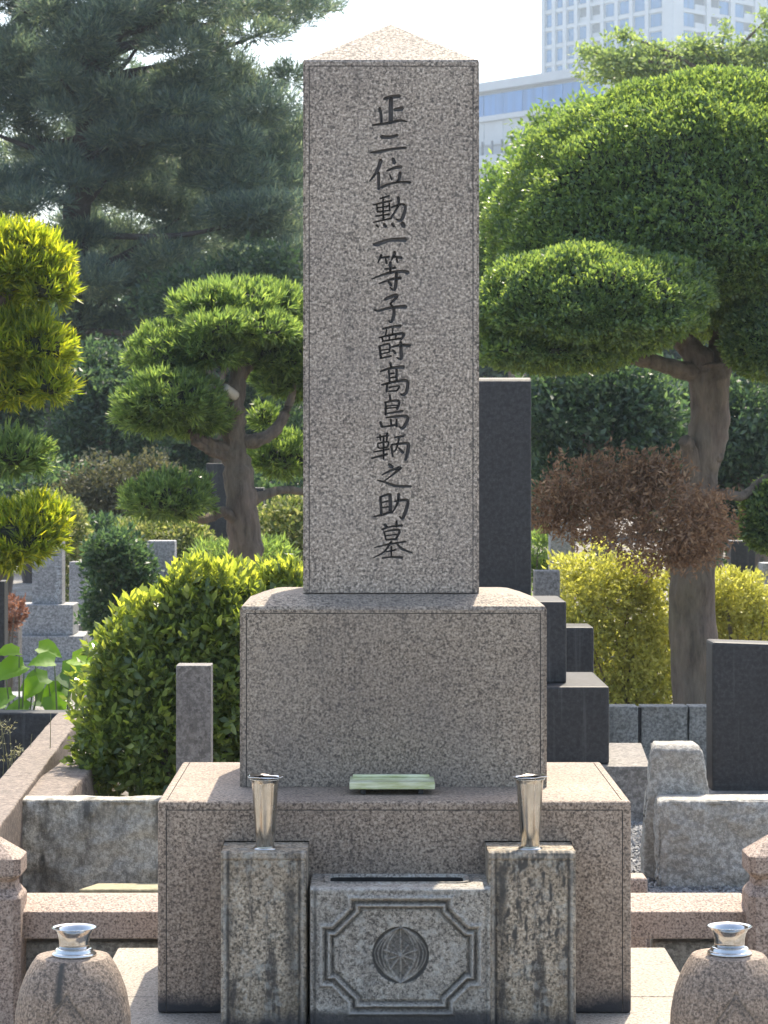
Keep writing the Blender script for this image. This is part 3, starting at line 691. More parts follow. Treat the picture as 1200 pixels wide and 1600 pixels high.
# ---- tall tapered steel vases on the columns
def tall_vase(px, label, seed):
    D = 6.69; c = Vector((X(px, D), D, 0.4535)); s = D / F
    t = thing('flower_vase', label, 'vase', c, 'tall steel vases on the columns')
    zb = 0.0; H = Z(1216, D) - c.z
    prof = [(13.5 * s, 0.002), (14 * s, 0.004), (21 * s, H * 0.93), (22 * s, H * 0.975), (24.5 * s, H * 0.992), (24.3 * s, H), (21.3 * s, H * 0.985), (20.5 * s, H * 0.93), (13 * s, 0.012)]
    obj('vase_body', lathe_me(c, prof, 56), M['steel'], t)
    # crumpled, upturned lip
    bm = bmesh.new(); rg = random.Random(seed); n = 64; rings = []
    for k_, (r, dz) in enumerate(((21.2, -0.002), (25.5, 0.003), (28.5, 0.005), (28.3, 0.0065), (25, 0.0055), (21.5, 0.002))):
        ring = []
        for i in range(n):
            an = 2 * math.pi * i / n; w = math.sin(an * 3 + seed) * 0.5 + math.sin(an * 7 + seed * 2) * 0.25
            out = max(0, r - 22) / 6.5
            rr_ = (r + out * w * 2.2) * s; ring.append(bm.verts.new((c.x + rr_ * math.cos(an), c.y + rr_ * math.sin(an), c.z + H + dz + out * w * 0.003)))
        rings.append(ring)
    for a, b in zip(rings, rings[1:]):
        for i in range(n): bm.faces.new((a[i], a[(i + 1) % n], b[(i + 1) % n], b[i]))
    obj('rim', from_bm(bm, smooth=True), M['chrome'], t)
    t.rotation_euler = (R(0.5) * math.sin(seed), R(0.9) * math.cos(seed), 0)
    obj('foot', lathe_me(c, [(19.5 * s, 0.0005), (19.5 * s, 0.003), (17 * s, 0.006), (14.3 * s, 0.0065)], 48), M['steel'], t)
tall_vase(414, 'tall tapered stainless vase on the stained left column', 1.3)
tall_vase(828.5, 'tall tapered stainless vase on the streaky right column', 4.1)

# ---- green-edged offering plate
def plate():
    D = 6.925; z0 = 0.5655
    x0, x1 = X(546, D), X(679.5, D)
    t = thing('offering_plate', 'green-edged glass offering plate on short feet before the middle block', 'plate', ((x0 + x1) / 2, D + 0.06, z0))
    obj('top_plate', box_me(x0, x1, D, D + 0.135, z0 + 0.0145, z0 + 0.033, 0.0015, 2), M['jade'], t)
    obj('back_lip', box_me(x0 + 0.008, x1 - 0.012, D + 0.115, D + 0.133, z0 + 0.0335, z0 + 0.040, 0.0015, 2), M['jade'], t)
    for a in (x0 + 0.03, x1 - 0.045): obj('foot', box_me(a, a + 0.014, D + 0.012, D + 0.12, z0, z0 + 0.014, 0.001, 1), M['slate'], t)
plate()

# ---- round vase stands in front with their low chrome vases
def barrel_mesh(c, seed):
    """drum-shaped granite stand with a carved pointed arch and inner ring on its front"""
    top = 0.273; n_a, n_z = 210, 130
    prof_z = np.linspace(0, 1, n_z)
    def rad(tz):  # 0 foot .. 1 top
        return np.interp(tz, [0, 0.12, 0.3, 0.5, 0.7, 0.85, 0.95, 1.0], [0.118, 0.134, 0.1405, 0.139, 0.129, 0.114, 0.099, 0.089])
    rs = rad(prof_z); k = np.ones(9) / 9; rs[4:-4] = np.convolve(rs, k, 'valid')
    th = np.linspace(0, 2 * np.pi, n_a, endpoint=False)
    TH, ZZ = np.meshgrid(th, prof_z * top); RR = np.repeat(rs[:, None], n_a, axis=1)
    u = (((TH - 1.5 * np.pi + np.pi) % (2 * np.pi)) - np.pi) * 0.135
    arch = []
    for s_ in np.linspace(0, 1, 26): arch.append((-0.088 + 0.088 * s_ ** 1.0, 0.02 + 0.155 * math.sin(s_ * math.pi / 2) ** 0.72 + 0.03 * s_ ** 6))
    arch = arch + [(-a, b) for a, b in arch[::-1][1:]]
    d = segdist(u, ZZ, arch); h = 0.0042 * np.exp(-(d / 0.0028) ** 2)
    arch2 = [(a * 0.87, 0.018 + (b - 0.018) * 0.9) for a, b in arch]; h += 0.003 * np.exp(-(segdist(u, ZZ, arch2) / 0.0022) ** 2)
    rg = np.hypot(u, ZZ - 0.062); 
    for q in (0.054, 0.045, 0.034): h += 0.0035 * np.exp(-((rg - q) / 0.0022) ** 2)
    for q in range(8):
        an = q * math.pi / 4; h += 0.003 * np.exp(-(segdist(u, ZZ, [(0, 0.062), (0.032 * math.cos(an), 0.062 + 0.032 * math.sin(an))]) / 0.002) ** 2)
    drip = np.clip(1.4 - np.abs(u + 0.022 + 0.004 * vnoise(u, ZZ, seed, 70)) / 0.012, 0, 1) * np.clip((ZZ - 0.17) / 0.02, 0, 1) * np.clip((top + 0.01 - ZZ) / 0.012, 0, 1) if seed == 2 else 0 * u
    gmv = np.clip(h / 0.0042, 0, 1) * np.clip(0.75 + 0.6 * vnoise(u, ZZ, seed + 3, 90), 0.2, 1); gmv = np.maximum(gmv, drip)  # groove shade painted from carving depth so lines show; drip is a stain
    RR = RR - h + 0.0006 * vnoise(u, ZZ, seed, 300)
    V = np.stack([c[0] + RR * np.cos(TH), c[1] + RR * np.sin(TH), c[2] + ZZ], axis=2).reshape(-1, 3)
    Vl = V.tolist(); Q = []
    for j in range(n_z - 1):
        b = j * n_a
        for i in range(n_a): Q.append((b + i, b + (i + 1) % n_a, b + n_a + (i + 1) % n_a, b + n_a + i))
    top_loop = [(n_z - 1) * n_a + i for i in range(n_a)]
    base = len(Vl)
    for r, z in ((0.087, top + 0.0022), (0.06, top + 0.003), (0.045, top + 0.003)):
        for i in range(n_a): Vl.append((c[0] + r * math.cos(th[i]), c[1] + r * math.sin(th[i]), c[2] + z))
    for k_ in range(3):
        a0 = (n_z - 1) * n_a if k_ == 0 else base + (k_ - 1) * n_a; b0 = base + k_ * n_a
        for i in range(n_a): Q.append((a0 + i, a0 + (i + 1) % n_a, b0 + (i + 1) % n_a, b0 + i))
    Q.append(tuple(base + 2 * n_a + i for i in range(n_a))); Q.append(tuple(range(n_a))[::-1])
    me = bpy.data.meshes.new('barrel'); me.from_pydata(Vl, [], Q); gz = np.zeros(len(Vl), np.float32); gz[:gmv.size] = gmv.ravel(); me.attributes.new('grime_shade', 'FLOAT', 'POINT').data.foreach_set('value', gz); me.polygons.foreach_set('use_smooth', [True] * len(me.polygons)); me.update(); return me
def vase_stand(px, label, vlabel, seed, dy=0):
    D = 6.2; ztop = Z(1493 + dy, D); c = Vector((X(px, D), D, ztop - 0.2755))
    t = thing('vase_stand', label, 'vase stand', c, 'round granite vase stands')
    obj('drum', barrel_mesh(c, seed), M['barrel'], t)
    obj('plinth', lathe_me((c.x, c.y, 0), [(0.125, -0.0025), (0.125, c.z - 0.012), (0.118, c.z - 0.0005)], 48), M['barrel'], t)
    s = D / F; b = Vector((X(px + 2, D), D, ztop + 0.0005))
    v = thing('flower_vase', vlabel, 'vase', b, 'low chrome vases on the round stands')
    prof = [(34 * s, 0.0), (35 * s, 0.003), (34.5 * s, 0.006), (31 * s, 0.009), (29.5 * s, 0.010), (29.8 * s, 0.014), (28 * s, 0.0175), (24.5 * s, 0.019)]
    obj('collar', lathe_me(b, prof, 64), M['chrome'], v)
    hh = Z(1449 + dy, D) - b.z
    prof = [(23.5 * s, 0.0192), (23.4 * s, 0.03), (24 * s, hh * 0.6), (26 * s, hh * 0.78), (30 * s, hh * 0.93), (34.6 * s, hh * 1.0), (35 * s, hh * 1.01), (34 * s, hh * 1.012), (29 * s, hh * 0.93), (25 * s, hh * 0.78), (22.5 * s, hh * 0.5), (22 * s, 0.03)]
    obj('cup', lathe_me(b, prof, 72), M['chrome'], v)
vase_stand(114, 'round granite vase stand with dark drip stain, before the left fence post', 'low flared chrome vase on the left round stand', 2)
vase_stand(1138, 'round granite vase stand before the right fence post', 'low flared chrome vase on the right round stand', 7, -2)

# ================================================================== LOW STONE FENCE
def fence_post(pxa, pxb, pytop, label):
    D = 7.78; x0, x1 = X(pxa, D), X(pxb, D); y0 = D; y1 = D + (x1 - x0); zt = Z(pytop + 30, D)
    t = thing('fence_post', label, 'fence post', ((x0 + x1) / 2, (y0 + y1) / 2, GZ), 'pink granite fence posts')
    cx, cy, w = (x0 + x1) / 2, (y0 + y1) / 2, (x1 - x0) / 2
    prof = [(w, GZ), (w, zt - 0.125), (w - 0.003, zt - 0.118), (w - 0.020, zt - 0.095), (w - 0.022, zt - 0.075), (w - 0.003, zt - 0.058), (w, zt - 0.052), (w, zt - 0.004), (w - 0.004, zt), (0.004, zt + 0.062)]
    bm = bmesh.new(); rings = []
    for r, z in prof:
        b = min(0.02, r * 0.4)
        rings.append([bm.verts.new((cx + a * r + sa, cy + c_ * r + sc, z)) for a, c_, sa, sc in ((-1, -1, b, 0), (1, -1, -b, 0), (1, -1, 0, b), (1, 1, 0, -b), (1, 1, -b, 0), (-1, 1, b, 0), (-1, 1, 0, -b), (-1, -1, 0, b))])
    for a, b in zip(rings, rings[1:]):
        for s in range(8): bm.faces.new((a[s], a[(s + 1) % 8], b[(s + 1) % 8], b[s]))
    bm.faces.new(rings[0][::-1]); bm.faces.new(rings[-1])
    obj('shaft', from_bm(bm), M['pink'], t)
    return t
fence_post(-62, 31, 1312, 'pink granite fence post with pointed cap at the left edge of the picture')
fence_post(1171, 1262, 1308, 'pink granite fence post with pointed cap at the right edge of the picture')
def rail(xa, xb, label, dz=0):
    D = 7.86; z1 = Z(1425, D); z0 = Z(1467, D) ; zr = Z(1398, 7.98)
    x0, x1 = X(xa, D), X(xb, D)
    t = thing('fence_rail', label, 'fence rail', ((x0 + x1) / 2, D, z0), 'pink granite fence rails')
    pts = [(x, y, z) for x in (x0, x1) for y, z in ((D, z0), (D, z1), (D + 0.118, zr), (D + 0.16, zr), (D + 0.16, z0))]
    obj('beam', hull_me(pts, 0.005, 2), M['pink'], t)
    return t
rail(28.5, 330, 'pink granite fence rail running left from the monument')
rail(905, 1169.5, 'pink granite fence rail running right from the monument')
def footing(xa, xb, label):
    D = 7.92; x0, x1 = X(xa, D), X(xb, D)
    t = thing('fence_footing', label, 'kerb', ((x0 + x1) / 2, D, GZ), 'grey fence footings')
    obj('stone', rough_me(boxpts(x0, x1, D, D + 0.13, GZ, Z(1470, D) - 0.004), 0.01, 0.004, 0.05, seed=int(xa)), M['wallstone'], t)
footing(30, 320, 'grey footing stone under the left fence rail')
footing(1022, 1172, 'grey footing stone under the right fence rail')

# ================================================================== REAR ENCLOSURE, LEFT
def rough(name, label, cat, pts, m, part='stone', loc=None, group=None, **kw):
    xs = [p[0] for p in pts]; ys = [p[1] for p in pts]; zs = [p[2] for p in pts]
    t = thing(name, label, cat, ((min(xs) + max(xs)) / 2, (min(ys) + max(ys)) / 2, min(zs)), group)
    obj(part, rough_me(pts, **kw), m, t); return t
D = 9.0
ztl = Z(1250, D)
rough('kerb_block', 'long rough grey granite block behind the left fence rail', 'stone block',
      [(X(13, D), D, GZ), (X(330, D), D, GZ), (X(13, D) + 0.0, D, ztl), (X(330, D), D, ztl), (X(14, D), D + 0.12, ztl), (X(330, D), D + 0.12, ztl), (X(14, D), D + 0.12, GZ), (X(330, D), D + 0.12, GZ), ],
      M['rough'], bevel=0.010, amp=0.019, res=0.024, seed=3, freq=8)
# kerb running back from its left end
rough('side_kerb', 'short brown kerb stone joining the rough block beside the bush', 'kerb',
      [(X(22, 9.14), 9.14, GZ), (X(101, 9.14), 9.14, GZ), (X(22, 9.14), 9.14, ztl - 0.006), (X(101, 9.14), 9.14, ztl - 0.006),
       (-1.215, 10.75, ztl - 0.006), (-1.075, 10.75, ztl - 0.006), (-1.215, 10.75, GZ), (-0.99, 10.75, GZ), (X(128, 9.14), 9.14, GZ)],
      M['kerb'], bevel=0.007, amp=0.006, res=0.04, seed=9, freq=6)
# outer kerb in three lengths
zk = 0.296
def outer(ya, yb, label, seed):
    def xl(y): return -1.372 - (y - 9.5) * 0.036
    def xr(y): return -1.19 - (y - 8.24) * 0.040
    pts = [(x(y), y, z) for y in (ya, yb) for x in (xl, xr) for z in (GZ, zk)]
    rough('long_kerb', label, 'kerb', pts, M['kerb'], bevel=0.006, amp=0.003, res=0.05, seed=seed, freq=6, group='brown kerb stones along the left edge')
outer(7.9, 9.55, 'nearest length of the long brown kerb at the left edge', 5)
outer(9.556, 11.42, 'middle length of the long brown kerb left of the bush', 6)
outer(11.43, 12.0, 'short far end piece of the long brown kerb by the broad-leaved plant', 7)
# dark cross wall behind the broad-leaved plant
rough('cross_wall', 'low dark stone edging behind the far end of the brown kerb', 'kerb', boxpts(X(-160, 12.2), X(150, 12.2), 12.15, 12.3, GZ, Z(1112, 12.2)), M['slate'], bevel=0.01, amp=0.004, res=0.06, seed=2)
# mossy flat stone
rough('mossy_stone', 'flat stone with yellow moss below the rough grey block', 'stone', [(X(118, 8.45), 8.45, GZ), (X(300, 8.45), 8.45, GZ), (X(122, 8.45), 8.45, Z(1389, 8.45)), (X(300, 8.45), 8.45, Z(1389, 8.45)), (X(150, 8.8), 8.8, Z(1380, 8.8)), (X(300, 8.8), 8.8, Z(1380, 8.8))], M['moss'], bevel=0.01, amp=0.004, res=0.04, seed=2)
# square grey marker post
def marker():
    D = 9.16; x0, x1 = X(275, D), X(329.5, D); zt = Z(1040, D)
    t = thing('stone_marker', 'plain square grey stone post standing in front of the big bush', 'stone post', ((x0 + x1) / 2, D + 0.06, GZ))
    obj('post', hull_me([(x, y, GZ) for x in (x0, x1) for y in (D, D + 0.125)] + [(x, y, zt) for x in (x0, x1) for y in (D, D + 0.125)], 0.004, 2), M['post'], t)
marker()

# ================================================================== REAR ENCLOSURE, RIGHT
D = 8.98
rough('gate_stone', 'rough pale granite upright stone with chamfered top on the right', 'stone', [
    (X(1004, D), D, GZ), (X(1108, D), D, GZ), (X(1006, D), D, Z(1290, D)), (X(1108, D), D, Z(1232, D)), (X(1019, D), D + 0.0, Z(1172, D)), (X(1096, D), D, Z(1172, D)),
    (X(1024, D), D + 0.02, Z(1164, D)), (X(1092, D), D + 0.02, Z(1164, D)), (X(1024, D), D + 0.14, Z(1164, D)), (X(1092, D), D + 0.14, Z(1164, D)),
    (X(1008, D), D + 0.17, GZ), (X(1108, D), D + 0.17, GZ), (X(1010, D), D + 0.17, Z(1300, D)), (X(1108, D), D + 0.17, Z(1240, D))], M['rough2'], bevel=0.008, amp=0.008, res=0.02, seed=13, freq=12)
D = 8.80
rough('kerb_block', 'long rough pale granite block behind the right fence rail', 'stone block', [
    (X(1036, D), D, Z(1398, D)), (X(1420, D), D, Z(1398, D)), (X(1026, D), D + 0.01, Z(1370, D)), (X(1026, D), D + 0.01, Z(1254, D)), (X(1040, D), D, Z(1250, D)), (X(1420, D), D, Z(1250, D)),
    (X(1030, D), D + 0.17, Z(1250, D)), (X(1420, D), D + 0.17, Z(1250, D)), (X(1030, D), D + 0.17, Z(1398, D)), (X(1420, D), D + 0.17, Z(1398, D))], M['rough2'], bevel=0.014, amp=0.016, res=0.022, seed=21, freq=8)
rough('edging_stone', 'low pinkish footing stone under the rough pale block', 'kerb', boxpts(X(960, 8.7), X(1400, 8.7), 8.62, 9.1, GZ, Z(1401, 8.7)), M['pink'], bevel=0.012, amp=0.004, res=0.06, seed=4)
rough('corner_stone', 'small pinkish kerb stone between the monument and the rough pale block', 'kerb', boxpts(X(930, 8.5), X(1012, 8.5), 8.50, 8.615, GZ, Z(1372, 8.5)), M['pink'], bevel=0.01, amp=0.003, res=0.05, seed=5)

# raised ground inside the right-hand plots
def gravel_bed(x0, x1, y0, y1, z, name, n, seed, kindm):
    o = obj(name, box_me(x0, x1, y0, y1, GZ - 0.02, z, 0), kindm); tag(o, kind='structure')
    rng = np.random.default_rng(seed)
    base = np.array([[1, 0, 0], [-1, 0, 0], [0, 1, 0], [0, -1, 0], [0, 0, 1], [0, 0, -1]], float)
    fs = np.array([[0, 2, 4], [2, 1, 4], [1, 3, 4], [3, 0, 4], [2, 0, 5], [1, 2, 5], [3, 1, 5], [0, 3, 5]])
    P = np.stack([rng.uniform(x0, x1, n), rng.uniform(y0, y1, n), np.full(n, z + 0.003)], 1)
    V = P[:, None, :] + (base[None] + rng.normal(size=(n, 6, 3)) * 0.25) * rng.uniform(0.006, 0.015, (n, 1, 1)) * np.array([1, 1, 0.7])
    Fc = (fs[None] + (np.arange(n) * 6)[:, None, None]).reshape(-1, 3)
    me = bpy.data.meshes.new('pebbles'); me.from_pydata(V.reshape(-1, 3).tolist(), [], Fc.tolist()); me.update()
    tag(obj('gravel', me, M['pebble']), 'loose grey gravel beside the monument', 'gravel', kind='stuff')
M['pebble'] = granite('gravel_grey', (0.1, 0.1, 0.1), (0.22, 0.22, 0.22), (0.42, 0.42, 0.41), 40, stain=0.0, bump=0.2, blotch=0.1)
gravel_bed(X(930, 9.5), X(1150, 9.5), 8.62, 10.4, 0.0, 'gravel_bed', 3500, 4, M['pebble'])

# dark memorial slab on three steps
def dark_memorial():
    t = thing('dark_memorial', 'tall dark stone slab on stepped dark blocks behind the monument', 'memorial', (0.43, 11.0, GZ))
    D = 10.85; obj('slab', hull_me([(x, y, z) for x in (0.19, X(830, D)) for y, z in ((D, 0.885), (D + 0.16, 0.885), (D, Z(596, D)), (D + 0.02, Z(590, D)), (D + 0.16, Z(590, D)))], 0.006, 2), M['slate'], t)
    z3 = Z(1073, 10.5); z2 = Z(940, 10.67); zb = Z(1196, 10.47)
    obj('upper_block', box_me(0.04, X(885, 10.67), 10.67, 11.15, z3 + 0.001, z2, 0.008, 2), M['slate'], t)
    obj('lower_block', box_me(-0.12, X(952, 10.5), 10.5, 11.25, zb + 0.001, z3, 0.010, 2), M['slate'], t)
    obj('base_slab', hull_me([(-0.3, 10.44, GZ), (-0.3, 10.44, zb), (X(1016, 10.44), 10.44, GZ), (X(1016, 10.44), 10.44, zb), (-0.3, 11.32, GZ), (-0.3, 11.32, zb), (X(1002, 11.32), 11.32, GZ), (X(1002, 11.32), 11.32, zb)], 0.006, 2), M['slabdark'], t)
M['slabdark'] = granite('base_slab_stone', (0.1, 0.095, 0.09), (0.2, 0.185, 0.175), (0.3, 0.28, 0.26), 60, stain=0.35, streak=(2, 9, 2), blotch=0.3, bump=0.3)
dark_memorial()
def standing(name, label, cat, pxa, pxb, pya, zbot, D, dep, m, bev=0.006, slope=0.0, group=None):
    x0, x1 = X(pxa, D), X(pxb, D); zt = Z(pya, D)
    t = thing(name, label, cat, ((x0 + x1) / 2, D + dep / 2, zbot), group)
    obj('stone', hull_me([(x, y, z) for x, s in ((x0, 0), (x1, slope)) for y in (D, D + dep) for z in (zbot, zt + s)], bev, 2), m, t); return t
standing('grave_slab', 'broad dark streaked gravestone slab at the right edge', 'gravestone', 1113, 1330, 1003, 0.06, 10.6, 0.2, M['slate'], 0.012, -0.02)
standing('slab_base', 'low base stone under the dark streaked slab', 'stone base', 1085, 1360, 1243, GZ, 10.45, 0.5, M['slabdark'])
standing('stone_pillar', 'short dark stone block behind the stepped memorial blocks', 'stone block', 868, 928, 980, GZ, 12.3, 0.3, M['slate'], 0.012)
standing('stone_pillar', 'short pale square stone post just right of the tall dark slab', 'stone post', 836, 875, 892, GZ, 13.2, 0.16, M['post'], 0.006)
# low wall of two blocks in front of the golden shrub
D = 13.6
wl_ = thing('low_wall', 'low grey block wall in front of the golden shrub', 'wall', (X(1010, D), D, GZ))
for a, b, s in ((905, 997, 1), (1002, 1075, 2), (1077, 1200, 3)):
    obj('wall_block', rough_me(boxpts(X(a, D), X(b, D), D, D + 0.15, GZ, Z(1104, D)), 0.006, 0.004, 0.07, seed=s), M['wallstone'], wl_)
obj('joint_strip', box_me(X(996, D), X(1003, D), D + 0.02, D + 0.1, GZ, Z(1106, D), 0), M['slate'], wl_)
for s_, (a, b, top, dd, lab) in enumerate(((1142, 1180, 845, 17.2, 'dark stone block in the shade behind the golden shrub'), (860, 892, 812, 16.5, 'weathered pale grave post left of the dead-leaved clump'), (1192, 1225, 880, 16.6, 'grey stone post beside the golden shrub at the right edge'))):
    standing('grave_post', lab, 'stone post', a, b, top, GZ, dd, 0.2, M['slate'] if s_ == 0 else M['grey'], 0.006)

# ================================================================== DISTANT GRAVES, LEFT
def grave(name, label, tiers, D, m, group='small gravestones on the left', marks=None):
    """tiers: (px left, px right, py top, py bottom, setback, depth) from the top stone down"""
    xa, xb = tiers[-1][0], tiers[-1][1]
    t = thing(name, label, 'gravestone', (X((xa + xb) / 2, D), D + 0.2, GZ), group)
    names = ['headstone', 'upper_base', 'lower_base', 'footing']
    for (a, b, y0, y1, sb, dp), nm in zip(tiers, names):
        dd = D + sb
        zlow = Z(y1, dd) + 0.001 if nm != names[len(tiers) - 1] else GZ
        p = obj(nm, box_me(X(a, dd), X(b, dd), dd, dd + dp, zlow, Z(y0, dd), 0.008, 2), m, t)
        if nm == 'headstone' and marks:
            bm = bmesh.new(); rg = random.Random(5)
            for my in range(marks[1], marks[2], 6):
                for _ in range(3):
                    cx_, cz_ = X(marks[0] + rg.uniform(-3, 3), dd), Z(my + rg.uniform(-2, 2), dd)
                    w_, h_ = rg.choice(((0.012, 0.003), (0.003, 0.012), (0.009, 0.004))); add_box(bm, cx_ - w_, cx_ + w_, dd - 0.0015, dd + 0.001, cz_ - h_, cz_ + h_)
            tag(obj('inscription', from_bm(bm), M['concrete'], p), kind='stuff')
    return t
grave('gravestone', 'pale grey gravestone with white inscription on two blocks, above the broad leaves', [(50, 97, 846, 945, 0.16, 0.22), (30, 114, 945, 993, 0.08, 0.4), (8, 130, 994, 1034, 0.0, 0.6), (-10, 150, 1036, 1085, -0.1, 0.8)], 20, M['grey'], marks=(90, 885, 935))
grave('gravestone', 'narrower grey gravestone standing behind the pale inscribed one', [(108, 140, 878, 955, 0.1, 0.2), (112, 151, 956, 990, 0.0, 0.4), (100, 165, 991, 1040, -0.06, 0.6)], 23, M['grey'])
grave('gravestone', 'grey gravestone top showing behind the crest of the big bush', [(230, 273, 845, 905, 0.1, 0.2), (220, 284, 906, 960, 0.0, 0.4)], 18.5, M['grey'])
grave('gravestone', 'dark slanting stone slab behind the pruned tree trunk', [(322, 366, 724, 900, 0.1, 0.3), (310, 390, 901, 960, 0.0, 0.6)], 21, M['slate'])
grave('gravestone', 'dark square stone just right of the pruned tree trunk', [(392, 412, 762, 830, 0.1, 0.3), (385, 425, 831, 900, 0.0, 0.6)], 22, M['slate'])
standing('stone_post', 'thin dark stone post cut by the left edge of the picture', 'stone post', -40, 7, 908, GZ, 14.5, 0.15, M['slate'])
standing('small_stone', 'small dark rounded stone beside the base of the narrower gravestone', 'stone', 112, 136, 976, GZ, 21.2, 0.12, M['post'], 0.02)
standing('water_basin', 'small dark stone basin beside the thin dark post at the left edge', 'stone basin', 8, 28, 968, GZ, 19, 0.25, M['post'], 0.02)
standing('white_kerb', 'pale sunlit kerb under the broad leaves at the left edge', 'kerb', -60, 42, 1088, GZ, 14.0, 0.3, M['grey'])

# ================================================================== BUILDINGS FAR BEHIND
def oriented(o_, u, vv, s0, s1, d0, d1, z0, z1):
    """box along facade direction u (s) and inward normal vv (d)"""
    bm = bmesh.new(); P = []
    for z in (z0, z1):
        for s, d in ((s0, d0), (s1, d0), (s1, d1), (s0, d1)):
            p = o_ + u * s + vv * d; P.append(bm.verts.new((p.x, p.y, z)))
    for f in ((0, 3, 2, 1), (4, 5, 6, 7), (0, 1, 5, 4), (1, 2, 6, 5), (2, 3, 7, 6), (3, 0, 4, 7)): bm.faces.new([P[i] for i in f])
    bmesh.ops.recalc_face_normals(bm, faces=bm.faces[:])
    return from_bm(bm)
uL = Vector((-0.667, 0.745, 0)); uR = Vector((0.745, 0.667, 0))
def tower():
    D = 450; c = Vector((X(1052, D), D, 0)); H = 96; fh = 28.7 * D / F
    t = thing('tower_building', 'pale high-rise tower with a grid of blue windows behind the trees', 'building', (c.x, c.y, GZ))
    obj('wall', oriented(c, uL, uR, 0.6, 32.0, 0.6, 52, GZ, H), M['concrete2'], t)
    obj('corner_pier', oriented(c, uL, uR, -0.3, 2.4, -0.3, 2.4, GZ, H), M['concrete'], t)
    z0 = Z(98, D); nfl = 8
    # left face
    cuts = [2.4]
    for w in (3.8, 3.75, 3.6, 3.45, 3.4, 3.1, 2.85, 2.8, 2.7): cuts.append(cuts[-1] + w)
    for s in cuts[1:]: obj('pier', oriented(c, uL, uR, s - 0.42, s + 0.42, -0.15, 0.8, GZ, H), M['concrete'], t)
    for k in range(-1, nfl):
        z = z0 + k * fh
        obj('spandrel', oriented(c, uL, uR, 2.4, cuts[-1], 0.05, 0.75, z - 0.33, z + 0.33), M['concrete'], t)
        for i, (a, b) in enumerate(zip(cuts, cuts[1:])):
            if i == 4 or i == 5 and k % 3 == 0:   # loggias
                obj('balcony', oriented(c, uL, uR, a + 0.5, b - 0.5, 0.5, 0.58, z + 0.35, z + 1.25), M['railing'], t)
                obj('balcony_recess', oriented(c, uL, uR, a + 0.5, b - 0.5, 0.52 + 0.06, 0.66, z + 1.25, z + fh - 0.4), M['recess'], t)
            else:
                w_ = obj('window', oriented(c, uL, uR, a + 0.42, b - 0.42, 0.40, 0.66, z + 0.33, z + fh - 0.33), M['railing'], t)
                obj('pane', oriented(c, uL, uR, a + 0.62, b - 0.62, 0.30, 0.42, z + 0.5, z + fh - 0.5), M['glass'], w_)
    # right face
    cr = [2.4, 9.4, 16.0, 22.8, 29.4, 36.0]
    for s in cr[1:]: obj('pier', oriented(c, uR, uL, s - 0.55, s + 0.55, -0.15, 0.8, GZ, H), M['concrete'], t)
    for k in range(-1, nfl):
        z = z0 + k * fh
        obj('spandrel', oriented(c, uR, uL, 2.4, cr[-1], 0.05, 0.75, z - 0.33, z + 0.33), M['concrete'], t)
        for i, (a, b) in enumerate(zip(cr, cr[1:])):
            m_ = a + 0.6 + (b - a - 1.2) * (0.52 if i % 2 == 0 else 0.5)
            pa, pb, qa, qb = (a + 0.55, m_, m_, b - 0.55) if i % 2 == 0 else (m_, b - 0.55, a + 0.55, m_)
            w_ = obj('window', oriented(c, uR, uL, pa, pb, 0.40, 0.66, z + 0.33, z + fh - 0.33), M['railing'], t)
            obj('pane', oriented(c, uR, uL, pa + 0.15, pb - 0.15, 0.30, 0.42, z + 0.45, z + fh - 0.45), M['glass'], w_)
            obj('balcony', oriented(c, uR, uL, qa, qb, 0.2, 0.28, z + 0.34, z + 1.35), M['railing'], t)
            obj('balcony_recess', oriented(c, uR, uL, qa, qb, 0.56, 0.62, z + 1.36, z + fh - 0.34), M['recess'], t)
tower()
def wing():
    D = 330; c = Vector((X(1018, D), D, 0))
    t = thing('low_wing', 'lower wing of the building with a long blue glass band, right of the pillar top', 'building', (c.x, c.y, GZ))
    L = 51
    zt = Z(88, D); s = D / F
    obj('wall', oriented(c, uL, uR, 0, L, 0.8, 22, GZ, zt - 0.4), M['concrete2'], t)
    obj('roof_edge', oriented(c, uL, uR, -0.3, L, -0.35, 21, zt - 1.2, zt), M['concrete'], t)
    za, zb = zt - 1.7, zt - 4.6
    obj('end_panel', oriented(c, uL, uR, 0, 8.5, 0.1, 0.78, zb - 9, zt - 1.25), M['concrete'], t)
    n = 11; a0 = 8.6; st = (L - 0.9 - a0) / n
    for i in range(n):
        obj('glass_pane', oriented(c, uL, uR, a0 + i * st + 0.05, a0 + (i + 1) * st - 0.05, 0.35, 0.6, zb, za), M['glass2'], t)
    obj('lower_band', oriented(c, uL, uR, 8.5, L, -0.1, 0.79, zb - 0.75, zb - 0.05), M['concrete'], t)
    obj('end_post', oriented(c, uL, uR, L - 0.85, L + 0.1, -0.05, 0.9, GZ, zt - 1.22), M['concrete'], t)
    for i in range(n):
        obj('lower_panel', oriented(c, uL, uR, a0 + i * st + 0.04, a0 + (i + 1) * st - 0.04, 0.4, 0.6, zb - 4.0, zb - 0.8), M['railing'], t)
    for i in range(16):
        q = L - 1.5 - i * 1.9
        obj('railing_bar', oriented(c, uL, uR, q, q + 0.25, -0.6, -0.4, zb - 5.6, zb - 3.6), M['recess'], t)
    obj('terrace', oriented(c, uL, uR, 0, L + 0.4, -1.2, 0.75, zb - 7.2, zb - 5.6), M['concrete'], t)
wing()

